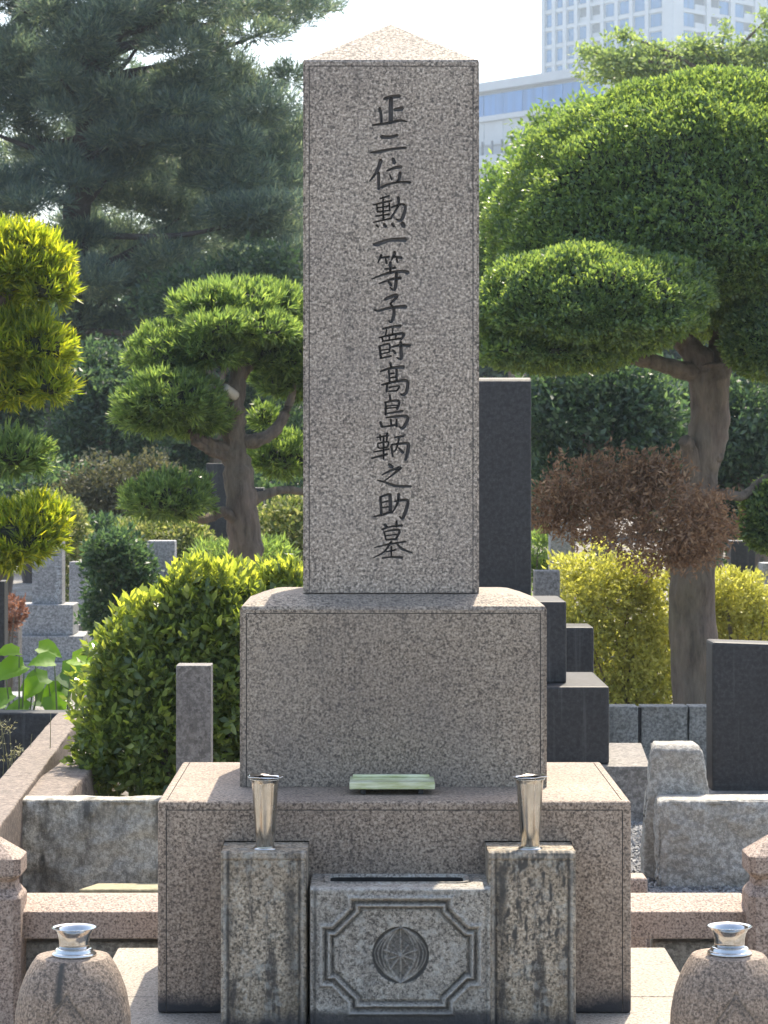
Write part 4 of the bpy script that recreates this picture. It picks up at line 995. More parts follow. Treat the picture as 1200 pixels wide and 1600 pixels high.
# ================================================================== TREES AND SHRUBS
def wpx(px, D): return px * D / F
def pads_of(rng, lst, D, L, W, dens, depth=0.85, up=0.5, jit=0.5, tuft=1, **kw):
    """lst of (px, py, rx, ry, dy) pads in photo pixels at depth D + dy"""
    out = []
    for px, py, rx, ry, dy in lst:
        d = D + dy; c = at(px, py, d); r = (wpx(rx, d), wpx(rx, d) * depth, wpx(ry, d))
        area = 4 * math.pi * ((r[0] * r[1]) ** 1.6 / 3 + 2 * (r[0] * r[2]) ** 1.6 / 3) ** (1 / 1.6)
        q = pad_leaves(rng, int(area * dens / tuft), c, r, L, W, up, jit if tuft == 1 else jit * 0.6, **kw)
        if tuft > 1:
            P_, D_, L_, W_ = [np.repeat(a, tuft, axis=0) for a in q]
            q = (P_ + rng.normal(size=P_.shape) * L * 0.05, unit(D_) + rng.normal(size=P_.shape) * 0.42, L_ * rng.uniform(.75, 1.1, len(L_)), W_)
        out.append(q)
    return out
def cores(t, lst, D, depth=0.85, k=0.68, flat=0.5, m='twig_block'):  # solid blob for the twig mass, added to block light through the pad
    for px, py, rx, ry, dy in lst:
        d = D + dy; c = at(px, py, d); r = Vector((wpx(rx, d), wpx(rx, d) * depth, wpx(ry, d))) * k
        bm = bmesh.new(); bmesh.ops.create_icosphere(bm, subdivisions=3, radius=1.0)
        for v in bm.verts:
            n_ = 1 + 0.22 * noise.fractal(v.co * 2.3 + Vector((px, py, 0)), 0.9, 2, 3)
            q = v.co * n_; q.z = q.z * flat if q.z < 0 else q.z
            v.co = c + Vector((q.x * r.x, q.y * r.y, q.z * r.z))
        obj('twig_light_block', from_bm(bm), M[m], t)
M['twig_block'] = simple('dark_twig_light_block', (0.03, 0.035, 0.022), 0.95, var=0.6, scale=30, bump=0.8)
def branch(t, pts, rad, m, name='branch', **kw):
    return obj(name, tube_me(pts, rad, **kw), m, t)

# ---- cloud-pruned podocarpus left of the pillar
def pruned_middle():
    D = 16.0; rng = np.random.default_rng(5)
    t = thing('pruned_tree', 'cloud-pruned tree with bare pale trunk just left of the pillar', 'tree', (X(382, D), D, GZ))
    def p(x, y, dy=0): return at(x, y, D + dy)
    tr = obj('trunk', tube_me([(X(388, D), D, GZ - 0.05), p(386, 940), p(383, 860), p(374, 760), p(368, 700), p(366, 640), p(372, 590), p(376, 530)], [0.125, 0.115, 0.105, 0.092, 0.08, 0.07, 0.05, 0.03], 16, 6, 0.35, 3), M['bark'], t)
    for pts, rad in (([p(372, 705), p(345, 700, -.05), p(318, 690, -.1), p(290, 672, -.15), p(262, 655, -.2)], [.05, .045, .038, .03, .015]),
                     ([p(372, 725), p(350, 712, -.05), p(325, 702, -.1), p(302, 690, -.2)], [.04, .035, .03, .02]),
                     ([p(368, 690), p(400, 688), p(430, 672, .05), p(448, 640, .1), p(462, 600, .1)], [.05, .045, .04, .03, .02]),
                     ([p(380, 830), p(352, 800, -.1), p(330, 808, -.15), p(312, 812, -.2), p(270, 798, -.25)], [.04, .035, .03, .025, .012]),
                     ([p(385, 790), p(420, 770, .1), p(455, 766, .2), p(500, 775, .3)], [.04, .03, .025, .015]),
                     ([p(374, 640), p(362, 610, -.05), p(345, 600, -.1), p(320, 585, -.15)], [.035, .03, .025, .015]),
                     ([p(370, 600), p(400, 560, .1), p(440, 540, .15)], [.04, .03, .018])):
        branch(t, pts, rad, M['bark'], seg=9, knob=0.3)
    groups = [('crown_pad', [(372, 482, 96, 40, 0.15), (330, 480, 56, 28, 0.0), (425, 482, 58, 32, 0.25), (385, 520, 84, 30, -0.1), (345, 515, 52, 24, -0.3)]), ('crown_pad', [(265, 560, 66, 46, -0.1), (330, 550, 62, 40, -0.2)]),
              ('crown_pad', [(448, 560, 60, 50, 0.1), (470, 590, 70, 60, 0.3)]), ('crown_pad', [(268, 630, 78, 52, -0.35), (238, 650, 52, 45, -0.3)]), ('crown_pad', [(290, 655, 72, 40, -0.1)]),
              ('crown_pad', [(262, 785, 70, 42, -0.35)]), ('crown_pad', [(450, 720, 60, 38, 0.5)]), ('crown_pad', [(328, 660, 28, 22, 0.4), (412, 655, 20, 24, 0.5)])]
    for nm, lst in groups:
        parts = pads_of(rng, lst, D, 0.075, 0.0112, 7000, tuft=9, up=0.65, jit=0.5, lump=0.16, freq=3.5, shell=0.4, flat=0.55)
        obj(nm, join_leaves(parts, rng, fat=0.5), M['maki'], t)
        cores(t, lst, D)
    # pruning scar: pale sawn limb end
    obj('sawn_limb', tube_me([p(366, 618, -.1), p(358, 612, -.16), p(350, 606, -.2)], [.035, .033, .03], 10, 3), M['sawn'], t)
M['sawn'] = simple('sawn_wood', (0.5, 0.45, 0.38), 0.8, var=0.15, scale=20)
pruned_middle()

# ---- golden-tipped podocarpus cut by the left edge
def pruned_left():
    D = 13.0; rng = np.random.default_rng(6)
    t = thing('pruned_tree', 'cloud-pruned tree with glowing yellow-green pads at the left edge', 'tree', (X(-60, D), D, GZ))
    def p(x, y, dy=0): return at(x, y, D + dy)
    obj('trunk', tube_me([(X(-70, D), D, GZ - 0.05), p(-60, 900), p(-55, 700), p(-50, 560), p(-40, 450), p(-30, 390)], [.13, .115, .1, .08, .05, .025], 14, 6, 0.3, 3), M['bark'], t)
    for pts, rad in (([p(-58, 640), p(-20, 610, -.1), p(20, 585, -.1), p(60, 575, -.15)], [.05, .04, .03, .012]), ([p(-60, 800), p(-30, 760, -.1), p(10, 735, -.15)], [.04, .03, .012]),
                     ([p(-62, 960), p(-10, 905, -.2), p(20, 880, -.2), p(50, 860, -.25)], [.035, .03, .02, .01]), ([p(-50, 520), p(0, 470, -.1), p(50, 440, -.1)], [.04, .03, .012])):
        branch(t, pts, rad, M['bark'], seg=9, knob=0.3)
    for nm, lst, mm in (('crown_pad', [(-5, 425, 105, 72, 0.0), (45, 420, 66, 62, -0.1), (75, 455, 40, 36, -0.2)], 'maki_young'), ('crown_pad', [(5, 545, 95, 52, -0.1), (62, 550, 50, 44, -0.2), (-20, 530, 80, 50, 0.2)], 'maki_young'),
                    ('crown_pad', [(75, 605, 38, 32, -0.25), (10, 610, 70, 30, -0.1)], 'maki_young'), ('crown_pad', [(15, 715, 62, 36, -0.2)], 'maki'), ('crown_pad', [(25, 845, 66, 56, -0.3), (62, 820, 40, 36, -0.25), (-20, 850, 60, 60, -0.1)], 'maki_young')):
        parts = pads_of(rng, lst, D, 0.085, 0.0115, 6200, tuft=9, up=0.7, jit=0.5, lump=0.16, freq=3.5, shell=0.4, flat=0.6)
        obj(nm, join_leaves(parts, rng, fat=0.5), M[mm], t)
        cores(t, lst, D)
pruned_left()

# ---- big clipped tree on the right
def big_tree():
    D = 15.0; rng = np.random.default_rng(8)
    t = thing('clipped_tree', 'large clipped evergreen with thick trunk and dome crown on the right', 'tree', (X(1085, D), D, GZ))
    def p(x, y, dy=0): return at(x, y, D + dy)
    obj('trunk', tube_me([(X(1090, D), D, GZ - 0.1), p(1090, 1150), p(1086, 1060), p(1082, 960), p(1081, 880), p(1084, 800), p(1096, 730), p(1108, 660), p(1108, 600), p(1104, 568)],
                         [.14, .135, .135, .135, .132, .115, .108, .118, .12, .09], 20, 7, 0.22, 4), M['bark2'], t)
    for pts, rad in (([p(1106, 610), p(1098, 570), p(1070, 535), p(1045, 512, -.1), p(1030, 500, -.1)], [.10, .085, .068, .05, .03]),
                     ([p(1100, 585), p(1070, 580, -.05), p(1030, 568, -.1), p(985, 560, -.15), p(930, 555, -.2), p(870, 540, -.2)], [.06, .055, .045, .038, .03, .015]),
                     ([p(1112, 600), p(1130, 540, .1), p(1140, 490, .1), p(1128, 440, .15), p(1112, 390, .2), p(1090, 320, .2)], [.10, .09, .085, .08, .07, .04]),
                     ([p(1130, 490, .1), p(1160, 440, .1), p(1190, 400, .2)], [.06, .05, .03]),
                     ([p(1090, 790), p(1078, 705, -.1), p(1068, 688, -.15)], [.07, .045, .035]),
                     ([p(1098, 778), p(1130, 772, -.05), p(1160, 775, 0), p(1185, 755, .1), p(1210, 740, .1)], [.03, .03, .028, .025, .015]),
                     ([p(1115, 720), p(1124, 712, -.08)], [.04, .03])):
        branch(t, pts, rad, M['bark2'], seg=11, knob=0.25)
    for nm, lst, dn in (('crown_dome', [(1092, 405, 326, 288, 0.35)], 2700),
                        ('crown_dome', [(920, 492, 178, 104, -0.75), (815, 520, 72, 84, -0.65), (1030, 462, 88, 62, -0.65), (865, 552, 118, 46, -0.7)], 3000),
                        ('crown_dome', [(1215, 540, 84, 88, -0.3)], 3600), ('crown_dome', [(1215, 820, 60, 70, 0.1)], 3200), ('crown_dome', [(1185, 440, 80, 70, 0.3)], 2600)):
        parts = pads_of(rng, lst, D, 0.037, 0.0155, dn * 1.75, depth=0.8, up=0.45, jit=0.65, lump=0.045 if lst[0][2] > 300 else 0.085, freq=7.0, shell=0.18, flat=0.42 if lst[0][2] > 300 else 0.6)
        # sprays: each point carries a little rosette
        q = []
        for (P, Dn, L_, W_), l in zip(parts, lst):
            kp = P[:, 1] < D + l[4] + wpx(l[2], D) * 0.25; P, Dn, L_, W_ = P[kp], Dn[kp], L_[kp], W_[kp]
            for k in range(3): q.append((P + rng.normal(size=P.shape) * 0.007, Dn + rng.normal(size=P.shape) * 0.55, L_, W_))
        obj(nm, join_leaves(q, rng, fat=0.55), M['dome'], t)
        cores(t, lst, D, 0.8, 0.88, 0.3 if lst[0][2] > 300 else 0.6)
    # dead, brown-leaved clump on its low branch
    parts = pads_of(rng, [(915, 785, 88, 74, -0.8), (1035, 815, 108, 80, -1.0), (985, 755, 84, 50, -0.9), (1100, 815, 52, 58, -0.8), (862, 800, 42, 40, -0.8), (1070, 862, 60, 30, -0.9), (1030, 735, 46, 30, -.9)], D, 0.040, 0.012, 1900, depth=0.6, up=0.2, jit=0.9, lump=0.24, freq=4.5, shell=0.75, flat=0.9)
    q = []
    for P, Dn, L_, W_ in parts:
        for k in range(2): q.append((P + rng.normal(size=P.shape) * 0.01, Dn + rng.normal(size=P.shape) * 0.8, L_, W_))
    tag(obj('dead_clump', join_leaves(q, rng), M['dead'], t), 'dry red-brown dead foliage on the lower branches')
big_tree()

# ---- shrubs
def shrub(name, label, cat, lst, D, m, L, W, dens, seed, group=None, stems=5, up=0.4, jit=0.7, ros=2, depth=0.85, lump=0.16, shell=0.45, flat=0.9, base=None, bark='bark', thick=0.014, extra=None):
    rng = np.random.default_rng(seed)
    px0 = sum(l[0] for l in lst) / len(lst); dy0 = sum(l[4] for l in lst) / len(lst)
    t = thing(name, label, cat, (X(px0, D + dy0), D + dy0, GZ), group)
    parts = pads_of(rng, lst, D, L, W, dens, depth=depth, up=up, jit=jit, lump=lump, shell=shell, flat=flat)
    q = []
    for P, Dn, L_, W_ in parts:
        for k in range(ros): q.append((P + rng.normal(size=P.shape) * L * 0.25, Dn + rng.normal(size=P.shape) * 0.6, L_, W_))
    obj('crown', join_leaves(q, rng), m, t)
    bm = bmesh.new(); rg = random.Random(seed)
    for k in range(stems):
        l = lst[k % len(lst)]; d = D + l[4]; top = at(l[0] + rg.uniform(-.35, .35) * l[2], l[1] - rg.uniform(-.1, .5) * l[3], d + rg.uniform(-.1, .1))
        b0 = Vector((X(px0, d) + rg.uniform(-1, 1) * wpx(l[2], d) * 0.25, D + dy0 + rg.uniform(-.08, .08), GZ - 0.03))
        mid = b0.lerp(top, 0.5) + Vector((rg.uniform(-.05, .05), rg.uniform(-.05, .05), 0))
        sb = bmesh.new(); tube_bm(sb, [b0, mid, top], [thick, thick * 0.75, thick * 0.3], 7, 5, 0.2, k)
        obj('stem', from_bm(sb, smooth=True), M[bark], t)
    bm.free()
    return t

# golden shrubs behind the low wall
shrub('golden_shrub', 'golden-leaved shrub between the dark blocks and the clipped tree trunk', 'shrub', [(935, 925, 66, 62, 0), (1010, 960, 60, 80, 0.1), (905, 985, 46, 64, -0.1), (985, 905, 62, 44, 0.1), (960, 1030, 96, 60, 0.1), (1045, 1010, 46, 70, .3), (900, 900, 40, 36, .2), (935, 1085, 80, 40, .1), (1020, 1085, 70, 42, .2)], 15.6, M['gold'], 0.038, 0.018, 2000, 31, 'golden shrubs', stems=22, shell=0.75, lump=0.28, thick=0.009)
shrub('golden_shrub', 'golden-leaved shrub right of the clipped tree trunk', 'shrub', [(1150, 928, 56, 44, 0), (1140, 970, 52, 46, 0.1), (1185, 962, 46, 50, 0.1), (1110, 950, 40, 50, .2)], 15.8, M['gold'], 0.036, 0.016, 2600, 32, 'golden shrubs', stems=8, shell=0.6, lump=0.2)
# flowering and clipped shrubs on the left
shrub('round_shrub', 'round dark green shrub left of the big bush top', 'shrub', [(180, 880, 50, 48, 0), (168, 862, 34, 28, -.1), (205, 900, 40, 45, 0.1), (185, 930, 50, 44, .1), (170, 965, 44, 40, .2)], 18.0, M['under'], 0.05, 0.024, 1900, 41, stems=6)
shrub('flowering_shrub', 'pale flowering shrub behind the grey gravestone top', 'shrub', [(262, 850, 66, 40, 0), (215, 850, 44, 36, 0.2), (300, 860, 40, 40, -.1)], 20.0, M['flower'], 0.05, 0.026, 1700, 42, 'pale flowering shrubs', stems=6)
shrub('flowering_shrub', 'pale flowering shrub between the pruned trunk and the pillar', 'shrub', [(445, 840, 50, 58, 0), (425, 870, 40, 48, 0.1), (475, 830, 40, 50, 0.1)], 20.5, M['flower'], 0.05, 0.026, 1700, 43, 'pale flowering shrubs', stems=6)
shrub('flowering_shrub', 'pale flowering shrub behind the inscribed gravestone', 'shrub', [(95, 835, 48, 60, 0), (60, 820, 55, 50, 0.2), (110, 900, 40, 60, 0.2)], 24.0, M['flower'], 0.05, 0.026, 1500, 44, 'pale flowering shrubs', stems=6)
shrub('olive_shrub', 'dull olive shrub behind the round dark green one', 'shrub', [(160, 768, 58, 52, 0), (210, 785, 50, 60, 0.2), (118, 795, 46, 50, 0.1), (245, 760, 40, 50, .3)], 26.0, M['brownleaf'], 0.06, 0.028, 1000, 45, stems=7, lump=0.35, shell=0.7)
shrub('low_shrub', 'low green shrub at the foot of the pruned tree', 'shrub', [(400, 870, 60, 26, 0), (345, 872, 44, 20, 0.1)], 17.0, M['maki'], 0.07, 0.011, 2600, 46, stems=5)
shrub('low_shrub', 'low dark shrub below the dull olive one', 'shrub', [(150, 835, 60, 26, 0)], 25.0, M['under'], 0.07, 0.03, 1500, 47, stems=5)
shrub('rusty_shrub', 'small rust-coloured shrub at the left edge beside the dark stone post', 'shrub', [(18, 955, 18, 22, 0), (12, 975, 14, 12, 0)], 17.5, M['rust'], 0.05, 0.016, 2500, 48, stems=4)
shrub('low_shrub', 'small green and orange shrub right of the tall dark slab', 'shrub', [(850, 862, 32, 34, 0), (845, 900, 30, 24, 0)], 17.5, M['maki'], 0.06, 0.012, 2400, 49, stems=4)

# ---- the big glossy bush at the left
def bush():
    D = 10.15; rng = np.random.default_rng(77)
    t = thing('glossy_bush', 'large glossy bright green bush beside the monument', 'bush', (X(300, D), D, GZ))
    lst = [(300, 1100, 165, 160, 0.05), (340, 1010, 120, 100, 0.0), (420, 1000, 95, 90, 0.1), (235, 1050, 90, 90, -0.05), (215, 1160, 95, 95, -0.1), (305, 965, 66, 55, -0.05), (450, 965, 60, 50, 0.1), (400, 1120, 110, 125, 0.1)]
    parts = pads_of(rng, lst, D, 0.052, 0.023, 1300, depth=0.62, up=0.55, jit=0.6, lump=0.22, freq=6, shell=0.45, flat=1.0)
    q = []
    for P, Dn, L_, W_ in parts:
        keep = (P[:, 2] > 0.0) & (P[:, 1] > 9.36); P, Dn, L_, W_ = P[keep], Dn[keep], L_[keep], W_[keep]
        for k in range(4): q.append((P + rng.normal(size=P.shape) * 0.012, unit(Dn) + rng.normal(size=P.shape) * 0.55, L_, W_))
    # shoots rising above the crown
    sh = []
    for k in range(230):
        l = lst[k % len(lst)]; an = rng.uniform(0, 6.28)
        d = D + l[4] + math.sin(an) * wpx(l[2], D) * 0.4; px = l[0] + math.cos(an) * l[2] * 0.8 * rng.random(); u = (px - l[0]) / l[2]
        b = at(px, l[1] - l[3] * math.sqrt(max(0.05, 1 - u * u)) * 0.95, d); n_ = 14
        hh = rng.uniform(0.04, 0.11); zz = rng.uniform(0, hh, n_)
        P = np.array(b)[None] + np.stack([rng.normal(size=n_) * 0.004, rng.normal(size=n_) * 0.004, zz], 1)
        a = rng.uniform(0, 6.28, n_); Dn = np.stack([np.cos(a), np.sin(a), 0.6 + 1.2 * zz / hh], 1)
        sh.append((P, Dn, rng.uniform(0.035, 0.06, n_), rng.uniform(0.014, 0.022, n_)))
    P = np.concatenate([p[0] for p in q + sh]); Dn = unit(np.concatenate([p[1] for p in q + sh])); L_ = np.concatenate([p[2] for p in q + sh]); W_ = np.concatenate([p[3] for p in q + sh])
    var = rng.beta(2, 2.4, len(P)); var[-14 * 230:] = np.clip(var[-14 * 230:] + 0.3, 0, 1)
    # the 300 largest-showing leaves are parts of their own
    score = (-P[:, 1] + 0.2 * rng.random(len(P))) * 1.0 + 6 * L_
    vis = (P[:, 2] > 0.28) & (P[:, 0] < X(365, 9.6))
    order = np.argsort(np.where(vis, -score, 1e9))
    pick = order[:1600:6][:260]; rest = np.setdiff1d(np.arange(len(P)), pick)
    tag(obj('foliage', leaf_mesh(P[rest], Dn[rest], L_[rest], W_[rest], var[rest], rng, fat=0.5, curl=0.18), M['bush'], t), kind='stuff')
    base = []
    for k in range(4):
        bm = bmesh.new(); n_ = 5; Lq, Ra = [], []
        for i in range(n_ + 1):
            s = i / n_; w = 0.5 * math.sin(math.pi * min(1, s * 0.96 + 0.02)) ** 0.8 * 0.42; zc = -0.25 * (s - 0.3) ** 2
            Lq.append((bm.verts.new((-w, s, zc + 0.12 * w)), bm.verts.new((0, s, zc - 0.03)), bm.verts.new((w, s, zc + 0.12 * w))))
        for a, b in zip(Lq, Lq[1:]): bm.faces.new((a[0], a[1], b[1], b[0])); bm.faces.new((a[1], a[2], b[2], b[1]))
        me = from_bm(bm, 'bush_leaf', True); at_ = me.attributes.new('var', 'FLOAT', 'POINT'); at_.data.foreach_set('value', [0.25 + 0.2 * k] * len(me.vertices)); me.materials.append(M['bush']); base.append(me)
    off = origin(t)
    for i, k in enumerate(pick):
        o = bpy.data.objects.new('leaf', base[i % 4]); col.objects.link(o); o.parent = t
        y = Vector(Dn[k]); x = y.cross(Vector(rng.normal(size=3))).normalized(); z = x.cross(y); s = L_[k] * 1.05
        mt = Matrix((x * s, y * s, z * s)).transposed().to_4x4(); mt.translation = Vector(P[k]) - off; o.matrix_local = mt
    for k in range(9):
        rg = random.Random(k); top = at(rg.uniform(200, 420), rg.uniform(960, 1100), D + rg.uniform(-.2, .2)); b0 = Vector((X(310, D) + rg.uniform(-.12, .12), D + rg.uniform(-.1, .1), GZ))
        obj('stem', tube_me([b0, b0.lerp(top, .5) + Vector((rg.uniform(-.08, .08), 0, 0)), top], [.016, .012, .005], 7, 5), M['bark'], t)
bush()

# ---- broad-leaved plant at the far left
def broad_plant():
    D = 12.6; t = thing('broad_leaved_plant', 'plant with large heart-shaped sunlit leaves at the left edge', 'plant', (X(70, D), D, GZ)); rng = random.Random(4)
    def leafm(var):
        bm = bmesh.new(); n = 9; rows = []
        for i in range(n + 1):
            s = i / n; w = 0.44 * (math.sin(math.pi * (s * 0.93 + 0.07) ** 0.62)) ** 0.9 if i < n else 0.0
            zc = 0.22 * s - 0.34 * s * s
            rows.append([bm.verts.new((w * a, s - 0.08 * (abs(a) * (1 - s) if i == 0 else 0), zc - 0.05 * abs(a) * 0 + 0.32 * w * abs(a) + 0.02 * math.sin(i * 2.4 + a * 3))) for a in (-1, -0.5, 0, 0.5, 1)])
        for a, b in zip(rows, rows[1:]):
            for j in range(4): bm.faces.new((a[j], a[j + 1], b[j + 1], b[j]))
        me = from_bm(bm, 'broad_leaf', True); at_ = me.attributes.new('var', 'FLOAT', 'POINT'); at_.data.foreach_set('value', [var] * len(me.vertices)); me.materials.append(M['bigleaf']); return me
    ms = [leafm(v) for v in (0.05, 0.35, 0.6, 0.85)]
    off = origin(t)
    spec = [(38, 1040, 200, 55, 2, 20), (30, 1020, 160, 40, 3, 10), (60, 1012, -10, 40, 2, 20), (85, 1035, 160, 42, 2, 15), (112, 1030, 10, 45, 3, 15), (96, 1050, -15, 62, 0, 35), (75, 1060, 190, 48, 1, 20),
            (125, 1070, -20, 40, 3, 30), (100, 1075, 215, 45, 1, 30), (20, 1085, 215, 48, 1, 15), (62, 1065, 230, 40, 2, 10), (110, 1092, 170, 52, 0, 25), (55, 1095, 20, 45, 0, 20), (135, 1048, 30, 34, 3, 10), (8, 1050, 170, 45, 2, 20), (45, 1108, 160, 40, 1, 20), (140, 1012, 30, 34, 3, 10), (78, 1088, -60, 44, 1, 30), (5, 1100, 190, 50, 1, 10)]
    for i, (px, py, ang, ln, mi, tilt) in enumerate(spec):
        d = D + rng.uniform(-.15, .15); b = at(px, py, d); s = wpx(ln, d)
        o = bpy.data.objects.new('leaf', ms[mi]); col.objects.link(o); o.parent = t
        a = R(ang); y = Vector((math.cos(a), rng.uniform(-.45, .1), math.sin(a) * 0.6 - 0.22)).normalized(); up = Vector((rng.uniform(-.3, .3), -math.sin(R(tilt + 22)), math.cos(R(tilt + 22))))
        x = y.cross(up).normalized(); z = x.cross(y)
        mt = Matrix((x * s, y * s, z * s)).transposed().to_4x4(); mt.translation = b - off; o.matrix_local = mt
        root = Vector((X(30 if px < 70 else 95, D), D, GZ))
        obj('stalk', tube_me([root, root.lerp(b, 0.6) + Vector((0, 0, 0.06)), b], [.006, .005, .0025], 6, 5), M['stalk'], t)
M['stalk'] = simple('green_stalk', (0.12, 0.16, 0.06), 0.6, var=0.2, scale=30)
broad_plant()
# wispy dry weeds below it
def weeds():
    rg = random.Random(3)
    for k in range(6):
        D = 10.6 + rg.uniform(-.3, .3); px = (-8, 8, 22, 36, 50, -20)[k]
        t = thing('dry_weed', ('thin dry weed at the left edge, nearest the long brown kerb', 'thin dry weed second from the left edge', 'thin dry weed third from the left edge', 'thin dry weed fourth from the left edge', 'thin dry weed beside the far end of the long brown kerb', 'thin dry weed cut off by the left edge of the picture')[k], 'weed', (X(px, D), D, GZ), 'thin dry weeds at the left edge')
        for j in range(3):
            b = Vector((X(px, D) + rg.uniform(-.02, .02), D + rg.uniform(-.03, .03), GZ)); top = at(px + rg.uniform(-30, 30), rg.uniform(1105, 1200), D)
            obj('stalk', tube_me([b, b.lerp(top, .6) + Vector((rg.uniform(-.04, .04), 0, .03)), top], [.0028, .0022, .0012], 5, 5), M['weed'], t)
        rng = np.random.default_rng(k); P = np.array(top)[None] + rng.normal(size=(24, 3)) * 0.018
        obj('seed_head', leaf_mesh(P, rng.normal(size=(24, 3)), 0.02, 0.004, rng.random(24), rng), M['weed'], t)
weeds()

# ================================================================== BACKGROUND TREES
def pine_tufts(rng, P, axis, n_per, L, W):
    N_ = len(P); a = np.repeat(unit(axis), n_per, axis=0)
    D = a * 0.9 + rng.normal(size=(N_ * n_per, 3)) * 0.5
    return np.repeat(P, n_per, axis=0) + rng.normal(size=(N_ * n_per, 3)) * 0.03, D, L * rng.uniform(.7, 1.2, N_ * n_per), np.full(N_ * n_per, W)
def pine(D, seed, label, trunk, trad, count, xr, yr, xmax, holes, extra, sep, dn):
    rng = np.random.default_rng(seed); rg = random.Random(seed)
    t = thing('pine_tree', label, 'tree', (X(trunk[0][0], D), D, GZ), 'dark pines in the upper left')
    def p(x, y, dy=0): return at(x, y, D + dy)
    obj('trunk', tube_me([(X(trunk[0][0], D), D, GZ - .2)] + [p(x, y) for x, y in trunk], [trad * k for k in np.linspace(1, 0.3, len(trunk) + 1)], 14, 6, 0.25, 2), M['barkd'], t)
    clumps = []
    for _ in range(9000):
        if len(clumps) >= count: break
        x, y = rg.uniform(*xr), rg.uniform(*yr)
        if x > xmax(y) - 30 or any((x - hx) ** 2 + (y - hy) ** 2 < hr * hr * 1.6 for hx, hy, hr in holes): continue
        if min([((x - a) / 1.6) ** 2 + (y - b) ** 2 for a, b, *_ in clumps] + [1e9]) < sep ** 2: continue
        clumps.append((x, y, rg.uniform(34, 66), rg.uniform(17, 32), rg.uniform(-1.5, 1.5)))
    clumps += extra
    parts = []
    for i, (x, y, rx, ry, dy) in enumerate(clumps):
        d = D + dy; r = (wpx(rx, d), wpx(rx, d) * 0.9, wpx(ry, d))
        n = int(dn * rx * ry / 1000) + 40
        P, dn_ = blob(rng, n, at(x, y, d), r, lump=0.3, shell=0.7, flat=0.6)
        parts.append(pine_tufts(rng, P, dn_ * 0.8 + np.array([0, 0, 0.7]), 6, 0.17, 0.018))
        if i % 3 == 0:
            ty = y + rg.uniform(20, 120); k = min(trunk, key=lambda q: abs(q[1] - ty)); hub = p(k[0], ty)
            e = at(x, y + ry * 0.3, d)
            obj('branch', tube_me([hub, hub.lerp(e, .5) + Vector((0, 0, rg.uniform(-.25, .1))), e], [.06, .04, .015], 7, 5, 0.2, i), M['barkd'], t)
    obj('crown', join_leaves(parts, rng, fat=0.5), M['pine'], t)
pine(38.0, 21, 'huge dark pine filling the upper left behind the pruned trees', [(72, 800), (92, 700), (96, 600), (105, 480), (120, 330), (140, 150), (150, 0), (160, -200)], .34, 150, (-90, 505), (-110, 470),
     lambda y: 520 if y < 20 else 450 if y < 110 else 460 if y < 200 else 505, ((335, 372, 26), (470, 165, 26), (95, 190, 9), (478, 75, 30)), [(118, 500, 58, 28, -.2), (185, 520, 60, 28, .2), (235, 488, 56, 26, .1), (60, 560, 50, 28, .3), (150, 575, 58, 28, -.1), (212, 575, 50, 26, .2), (130, 640, 44, 24, .3), (190, 640, 44, 24, .1), (90, 520, 44, 24, .2), (20, 190, 50, 22, .3), (55, 212, 46, 20, .5), (65, 160, 44, 20, -.2), (10, 70, 50, 26, .2), (25, 120, 55, 26, -.3), (-20, 100, 50, 28, .4), (40, 95, 40, 22, .6), (15, 160, 55, 24, .1), (485, 5, 40, 22, 0.3), (450, 30, 35, 20, 0.2), (455, 120, 28, 20, 0.5), (455, 225, 36, 22, 0.4)], 17.5, 165)
pine(45.0, 22, 'second dark pine behind the first, just left of the pillar', [(395, 800), (392, 600), (388, 450), (380, 300), (370, 150)], .24, 80, (120, 500), (120, 500),
     lambda y: 420 if y < 190 else 520, ((338, 372, 24), (95, 190, 9), (470, 165, 40)), [(440, 330, 60, 30, 0), (440, 400, 60, 30, 0.4), (460, 270, 40, 26, 0.1), (250, 430, 60, 30, .2)], 19, 130)

def broad_tree(name, label, lst, D, m, L, W, dens, seed, trunk=None, group='trees in the background', ros=3, tr_rad=0.15, shell=0.75, lump=0.38, up=0.3, depth=0.8):
    rng = np.random.default_rng(seed); rg = random.Random(seed)
    px0 = trunk if trunk is not None else sum(l[0] for l in lst) / len(lst)
    t = thing(name, label, 'tree', (X(px0, D), D, GZ), group)
    ymid = sum(l[1] for l in lst) / len(lst); fork = at(px0, ymid + 40, D)
    obj('trunk', tube_me([(X(px0, D), D, GZ - .1), Vector((X(px0, D), D, GZ)).lerp(fork, .5) + Vector((.08, 0, 0)), fork], [tr_rad, tr_rad * .8, tr_rad * .6], 10, 5, 0.2, seed), M['bark2'], t)
    for l in lst:
        e = at(l[0], l[1], D + l[4]); obj('branch', tube_me([fork, fork.lerp(e, .5) + Vector((0, 0, .1)), e], [tr_rad * .5, tr_rad * .3, tr_rad * .1], 7, 4), M['bark2'], t)
    parts = pads_of(rng, lst, D, L, W, dens, depth=depth, up=up, jit=0.8, lump=lump, freq=4, shell=shell, flat=0.75); q = []
    for P, Dn, L_, W_ in parts:
        for k in range(ros): q.append((P + rng.normal(size=P.shape) * L * 0.6, Dn + rng.normal(size=P.shape) * 0.7, L_, W_))
    obj('crown', join_leaves(q, rng), m, t)
    return t
